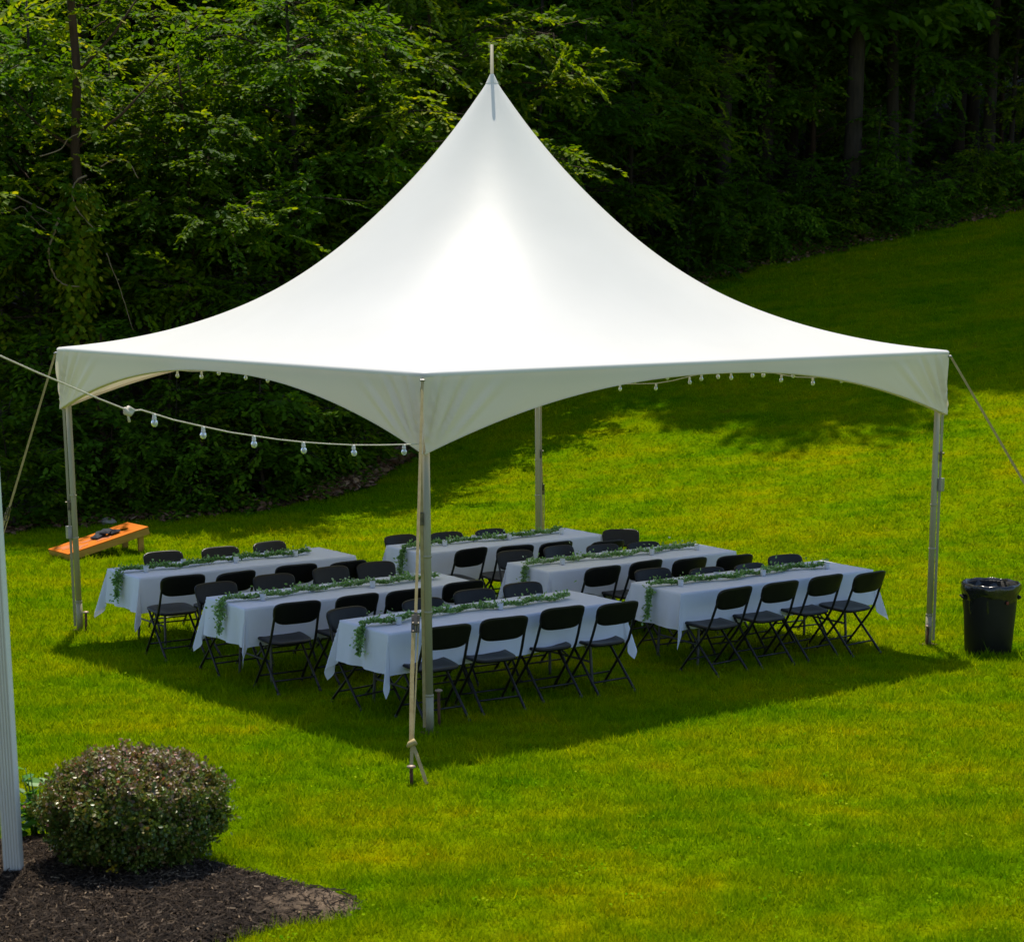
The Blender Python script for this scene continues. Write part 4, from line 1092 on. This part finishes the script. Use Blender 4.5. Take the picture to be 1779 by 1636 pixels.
for i, (px, y, k, s) in enumerate(talls):
    wh = 'left part of the wood' if px < 800 else 'wood behind the tent peak' if px < 1180 else 'wood above the hill lawn'
    plant_tree('forest_tree', TALL[k], wx(px, y), y, rn.uniform(0, 6.28), s, 'tall dark-trunked tree in the %s, %s from left' % (wh, numbered(cnt, wh)), 'tree', 'tall trees of the wood')
for i in range(72):           # deeper rows
    y = 27 + (i // 18) * 8.5 + rn.uniform(-2.5, 2.5); px = -150 + (i % 18) * 118 + rn.uniform(-40, 40)
    x = wx(px, y)
    if y < float(edge(x)) + 5: y = float(edge(x)) + 5 + (i // 18) * 4 + rn.uniform(0, 4); x = wx(px, y)
    me = (MID + U[1:] + U[2:] + MID + TALL[1:])[i % 8]
    plant_tree('forest_tree', me, x, y, rn.uniform(0, 6.28), rn.uniform(.9, 1.25), 'shaded tree deep in the wood behind the front rows', 'tree', 'trees deep in the wood')
for i in range(34):           # saplings filling the gaps between the trunks
    px = -60 + (i % 17) * 118 + rn.uniform(-45, 45) if i < 17 else 1150 + (i % 17) * 45 + rn.uniform(-25, 25); x = 0; y = 30
    for _ in range(8): y = float(edge(x)) + (6.5 if i % 2 else 9.5) + (i % 5) * 1.3; x = wx(px, y)
    plant_tree('understory_tree', U[i % 3], x, y, rn.uniform(0, 6.28), rn.uniform(.8, 1.15), 'sapling in deep shade among the trunks %s' % ('left of the tent peak' if px < 850 else 'right of the tent peak' if px < 1300 else 'above the hill lawn'), 'tree', 'saplings in the shade ' + ('left' if px < 850 else 'right' if px < 1300 else 'hill'))
# shrubs and saplings where the wood begins
shr = [(20, .5, 1), (90, .9, 2), (190, .8, 0), (240, .7, 1), (300, 1.0, 2), (345, .6, 0), (400, 1.1, 1), (455, .7, 2), (520, .9, 0), (575, .8, 1), (610, 1.6, 2), (140, 1.8, 2), (370, 2.2, 2), (500, 2.2, 1),
       (1230, .5, 1), (1290, .7, 2), (1345, .5, 0), (1400, .8, 2), (1450, .6, 1), (1500, .9, 2), (1555, .5, 0), (1610, .6, 0), (1670, .7, 1), (1740, .8, 0), (1190, 1.2, 2), (1320, 2.0, 2), (1480, 2.2, 2), (1780, 1.2, 0), (960, .9, 2), (1060, .8, 1)]
sp = sorted(shr); cnt = {}
for i, (px, dy, k) in enumerate(sp):
    x = 0; y = 12
    for _ in range(12):
        y = float(edge(x)) + dy; x = wx(px, y)
    where = 'under the left valance' if px < 480 else 'left of the front tent leg' if px < 700 else 'behind the tent roof' if px < 1200 else 'on the shaded hilltop' if px < 1560 else 'at the right end of the hill'
    kd = ['bright low', 'loose green', 'tall dark'][k]
    plant_tree('shrub', SH[k], x, y, rn.uniform(0, 6.28), rn.uniform(.75, 1.1), '%s wood-edge shrub %s, %s from left' % (kd, where, numbered(cnt, kd + where)), 'shrub', 'shrubs along the wood edge')

# low undergrowth and dead leaves on the wood's floor
def scatter_floor(name, n, mat, lab, cat, size, flat, tmul, zmax, dep, start=0.):
    rs = np.random.default_rng(n)
    x = np.concatenate([rs.uniform(-10, 16, int(n * .8)), rs.uniform(-20, 24, n - int(n * .8))])
    d = rs.gamma(1.5, dep, n) + start; y = edge(x) + d - .1
    cl = np.sin(x * 2.1 + 1.3 * np.sin(y * 1.7)) * np.sin(y * 2.6 + x) + .6 * np.sin(x * 5.3) * np.sin(y * 4.7)
    keep = (cl > -.35) if not flat else (rs.random(n) < .55 - .3 * cl)
    x, y, d, cl = x[keep], y[keep], d[keep], cl[keep]; n = len(x)
    z = T(x, y) + .02 + .05 * (1 - np.exp(-np.maximum(d, 0) / .5))
    if not flat: z = z + rs.beta(1.2, 2.2, n) * zmax * np.clip(cl + .3, .15, 1) * np.clip(.35 + d, .3, 1)
    else: z = z + rs.uniform(0, .03, n)
    an = rs.uniform(0, 6.28, n); D = np.c_[np.cos(an), np.sin(an), rs.normal(-.1 if not flat else 0, .3, n)]
    N = UP + rs.normal(0, .3 if not flat else .45, (n, 3))
    me = leaf_mesh(name, np.c_[x, y, z], D, N, size * rs.uniform(.6, 1.3, n), np.clip(rs.beta(2, 2.5, n) * tmul, 0, 1), 1.1)
    tag(obj(name, me, mat), lab, cat, kind='stuff')
scatter_floor('undergrowth', 60000, M['weed'], 'low green weeds and ferns along the wood edge', 'undergrowth', .085, False, .9, .55, 1.3)
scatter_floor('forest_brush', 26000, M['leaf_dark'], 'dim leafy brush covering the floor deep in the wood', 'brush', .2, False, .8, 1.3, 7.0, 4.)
scatter_floor('leaf_litter', 26000, M['litter'], 'brown dead leaves lying along the wood edge', 'leaf litter', .10, True, 1.0, 0, .8)

rs = np.random.default_rng(71); n = 5200        # bank of dead leaves showing left of the front tent leg
x = rs.uniform(-3.4, -.9, n); d = rs.gamma(1.6, .45, n); y = edge(x) + d
an = rs.uniform(0, 6.28, n)
me = leaf_mesh('leaf_bank', np.c_[x, y, T(x, y) + .05 + .05 * (1 - np.exp(-d / .5)) + rs.uniform(0, .05, n)], np.c_[np.cos(an), np.sin(an), rs.normal(0, .3, n)], UP + rs.normal(0, .5, (n, 3)), rs.uniform(.06, .13, n), np.clip(rs.beta(2.5, 2, n), 0, 1), 1.1)
tag(obj('leaf_bank', me, M['litter']), 'bank of pinkish brown dead leaves left of the front tent leg', 'leaf litter', kind='stuff')
# vine-wrapped trunk at the left, dead looping branches
y = 10.3; x = wx(152, y); z0 = Tz(x, y)
t = empty('vine_trunk', (x, y, z0)); tag(t, 'slender reddish trunk wrapped in climbing leaves at the left', 'tree')
tp = [(0, 0, -.1), (.05, 0, 1.0), (-.05, .02, 2.2), (.0, 0, 3.3), (.09, 0, 4.4), (.05, .02, 5.5), (.14, .03, 6.6), (.10, 0, 7.8), (.22, .03, 9.0), (.2, 0, 11.5)]
m = MB(); m.tube(tp, [.10, .09, .085, .08, .074, .07, .064, .058, .05, .03], 10)
for (i, an, L) in ((4, 2.6, 1.3), (5, .4, 1.5), (5, 3.6, 1.2), (6, .9, 1.8), (7, 2.9, 1.6), (8, 1.6, 1.6)):
    a = Vector(tp[i]); e = a + Vector((math.cos(an) * L, math.sin(an) * .4, L * .8)); m.tube([a, (a + e) / 2 + Vector((0, 0, -.1)), e], [.03, .022, .008], 6)
m.build('trunk', M['bark_red'], t, True)
rs = np.random.default_rng(61); n = 3000
zz = np.concatenate([rs.uniform(1.9, 5.0, 2300), rs.uniform(.2, 2.0, 700)]); ct = np.array([[np.interp(q, [p[2] for p in tp], [p[0] for p in tp]), 0] for q in zz]); an = rs.uniform(0, 6.28, n)
rr = .1 + rs.gamma(1.6, .09, n) * (.6 + .5 * np.sin(zz * 3.1) ** 2)
P = np.c_[ct[:, 0] + rr * np.cos(an), rr * np.sin(an), zz]; D = np.c_[np.cos(an) * .6, np.sin(an) * .6, -.7 + 0 * an] + rs.normal(0, .3, (n, 3))
Q = [spray_leaves(rs, np.array([rs.normal(.08, .3), rs.normal(0, .25), rs.uniform(5, 8.6)]), rs.normal(0, 1, 3) * np.array([1, 1, .3]), .6, 16, .12, .3) for _ in range(75)]
obj('crown', leaf_mesh('crown', np.concatenate([q[0] for q in Q]), np.concatenate([q[1] for q in Q]), np.concatenate([q[2] for q in Q]), np.concatenate([q[3] for q in Q]), np.clip(rs.normal(.6, .18, 75 * 16), 0, 1), 1.1), M['leaf'], t)
obj('climbing_leaves', leaf_mesh('climbing_leaves', P, D, np.c_[np.cos(an), np.sin(an), .6 + 0 * an] + rs.normal(0, .3, (n, 3)), rs.uniform(.08, .15, n), np.clip(rs.normal(.66, .2, n), 0, 1), 1.3), M['leaf'], t)
def dead(label, px, depth, r0=.016):
    P = [at_depth(a, b, depth - CAM[1]) for a, b in px]; B = Vector(P[0])
    # round the polyline
    q = [Vector(p) for p in P]
    for _ in range(2):
        s = [q[0]]
        for a, b in zip(q[:-1], q[1:]): s += [a * .75 + b * .25, a * .25 + b * .75]
        q = s + [q[-1]]
    rj = random.Random(len(px)); q = [p + Vector((0, rj.uniform(-.04, .04), 0)) for p in q]
    m = MB(); m.tube([p - B for p in q], [r0 * (1 - .55 * i / len(q)) for i in range(len(q))], 6)
    o = m.build('dead_branch', M['twig'], None, True, loc=B); tag(o, label, 'branch', 'bare branches hanging at the left')
dead('pale bare branch looping down with a forked top at the left', [(102, 380), (96, 400), (86, 425), (84, 445), (90, 470), (98, 485), (115, 497), (142, 498)], 9.9, .02)
dead('bare vine curving out from the leafy trunk', [(150, 305), (130, 315), (124, 335), (130, 360), (145, 378), (165, 400)], 9.95, .014)
dead('pale twig slanting down from the left edge of the frame', [(22, 335), (45, 350), (70, 362), (90, 372)], 9.8, .014)
dead('second pale twig crossing just below the slanting one', [(-20, 373), (20, 368), (40, 355), (55, 378), (80, 400)], 9.85, .011)
dead('thin bare arching branch right of the leafy trunk', [(176, 290), (200, 275), (225, 280), (240, 310)], 10.2, .013)
dead('long thin hanging vine right of the dead loop', [(186, 440), (200, 480), (215, 520), (232, 575)], 10.0, .009)
dead('thin bare twig arching toward the trunk from the left', [(70, 272), (105, 262), (118, 240), (140, 232)], 10.0, .011)
# saplings with bare stems seen under the valance
for px, y, hgt, lb in ((518, 11.3, 2.6, 'thin bare sapling stem under the valance left of the front leg'), (178, 9.9, 2.8, 'reddish bare stem under the left valance near the left leg'), (300, 11, 2.4, 'thin dark stem under the middle of the left valance')):
    x = wx(px, y); m = MB(); m.tube([(0, 0, -.1), (.05, 0, hgt * .3), (-.03, .03, hgt * .7), (.08, 0, hgt)], [.045, .04, .032, .015], 8)
    o = m.build('sapling_stem', M['bark_red'], None, True, loc=(x, y, Tz(x, y))); tag(o, lb, 'sapling')
# a field stone lying at the wood edge
P = ground(186, 910)
def rock(P, s, label):
    n = 10; V = []; F = []; rj = random.Random(5)
    for j in range(7):
        th = math.pi * j / 6
        for k in range(n):
            an = 2 * math.pi * k / n; q = 1 + rj.uniform(-.2, .2)
            V.append((math.sin(th) * math.cos(an) * s * 1.5 * q, math.sin(th) * math.sin(an) * s * q, math.cos(th) * s * .75 * q + s * .3))
    for j in range(6):
        for k in range(n): F.append((j * n + k, (j + 1) * n + k, (j + 1) * n + (k + 1) % n, j * n + (k + 1) % n))
    o = MB().add(V, F).build('stone', M['stone'], None, False, loc=tuple(P)); tag(o, label, 'stone'); return o
rock(P, .085, 'grey field stone at the wood edge behind the game board')

# rounded purple-green shrub in the mulch bed
def barberry():
    B = ground(236, 1510); bx, by = B[0], B[1] + .05; bz = Tz(bx, by) + .04
    t = empty('rounded_shrub', (bx, by, bz)); tag(t, 'clipped round shrub with purple-tinged leaves in the mulch bed', 'shrub')
    rs = np.random.default_rng(9); m = MB()
    ax, ay, az, cz = .515, .5, .30, .345
    for i in range(46):
        an = rs.uniform(0, 6.28); el = rs.uniform(.15, 1.45); d = np.array([math.cos(an) * math.cos(el) * ax, math.sin(an) * math.cos(el) * ay, math.sin(el) * az + cz]) * .88
        r = np.array([math.cos(an) * .1, math.sin(an) * .1, 0])
        m.tube([r * .6, r + d * .4 + rs.normal(0, .02, 3), d], [.009, .006, .002], 4)
    m.build('stems', M['bark_red'], t, True)
    P = []; D = []; N = []; S = []; Tn = []
    ns = 6600
    for i in range(ns):
        u = rs.normal(size=3); u /= np.linalg.norm(u)
        if u[2] < -.9: continue
        lump = .99 + .07 * math.sin(u[0] * 9 + 1) * math.sin(u[1] * 8) + .055 * math.sin(u[2] * 11 + u[0] * 5) + .03 * math.sin(u[0] * 23) * math.sin(u[1] * 19)
        rad = lump * (1.0 + (.06 if rs.random() < .04 else 0) - abs(rs.normal(0, .085)) - (rs.uniform(0, .5) if i % 3 == 0 else 0)) * (1 + (.05 if rs.random() < .12 else 0))
        c = u * np.array([ax, ay, az if u[2] > 0 else .36]) * rad + np.array([0, 0, cz])
        if c[2] < .015: continue
        k = 9
        d = u + rs.normal(0, .45, 3); d[2] += .35
        d /= np.linalg.norm(d); L = rs.uniform(.035, .075)
        tt = np.linspace(0, 1, k)
        P.append(c + np.outer(tt * L, d) + rs.normal(0, .006, (k, 3))); D.append(d * .5 + rs.normal(0, .7, (k, 3)) + UP * .15); N.append(u + rs.normal(0, .5, (k, 3)))
        S.append(rs.uniform(.016, .03, k)); b = .23 + .3 * max(0, u[2] + .1) + rs.normal(0, .15); Tn.append(np.clip(b + rs.normal(0, .11, k) + (rs.random(k) < .02) * .35, 0, 1))
    me = leaf_mesh('foliage', np.concatenate(P), np.concatenate(D), np.concatenate(N), np.concatenate(S), np.concatenate(Tn), 1.3); obj('foliage', me, M['barberry'], t)
    n = 26; fl = Vector((-.03, -.47, .105)); an = rs.uniform(0, 6.28, n)
    obj('yellow_blossom', leaf_mesh('yellow_blossom', np.array(fl) + rs.normal(0, .014, (n, 3)), np.c_[np.cos(an), np.sin(an), rs.uniform(-.2, .8, n)], UP + rs.normal(0, .5, (n, 3)), rs.uniform(.012, .02, n), rs.random(n), 1.5), M['yellow'], t)
barberry()
# broad-leaved green plant between downspout and shrub
B = ground(66, 1462); t = empty('leafy_plant', (B[0], B[1], Tz(B[0], B[1]))); tag(t, 'bright green broad-leaved plant between downspout and round shrub', 'plant')
rs = np.random.default_rng(19); P = []; D = []; N = []; S = []; Tn = []; m = MB()
for i in range(15):
    an = rs.uniform(0, 6.28); r = rs.uniform(.02, .16); hgt = rs.uniform(.18, .5)
    top = np.array([math.cos(an) * r, math.sin(an) * r * .8, hgt]); m.tube([np.array([math.cos(an) * .03, math.sin(an) * .03, -.02]), top * .5 + np.array([0, 0, .05]), top], [.006, .005, .003], 5)
    for k in range(6):
        q = rs.uniform(.35, 1); a2 = rs.uniform(0, 6.28); P.append(top * np.array([1, 1, q])); D.append([math.cos(a2), math.sin(a2), rs.uniform(-.3, .45)]); N.append([0 + rs.normal(0, .3), rs.normal(0, .3), 1]); S.append(rs.uniform(.07, .13)); Tn.append(rs.random())
m.build('stems', M['hosta'], t, True)
obj('foliage', leaf_mesh('foliage', P, D, N, np.array(S), np.array(Tn), 1.25), M['hosta'], t)
print('total polys', sum(len(m.polygons) for m in bpy.data.meshes))
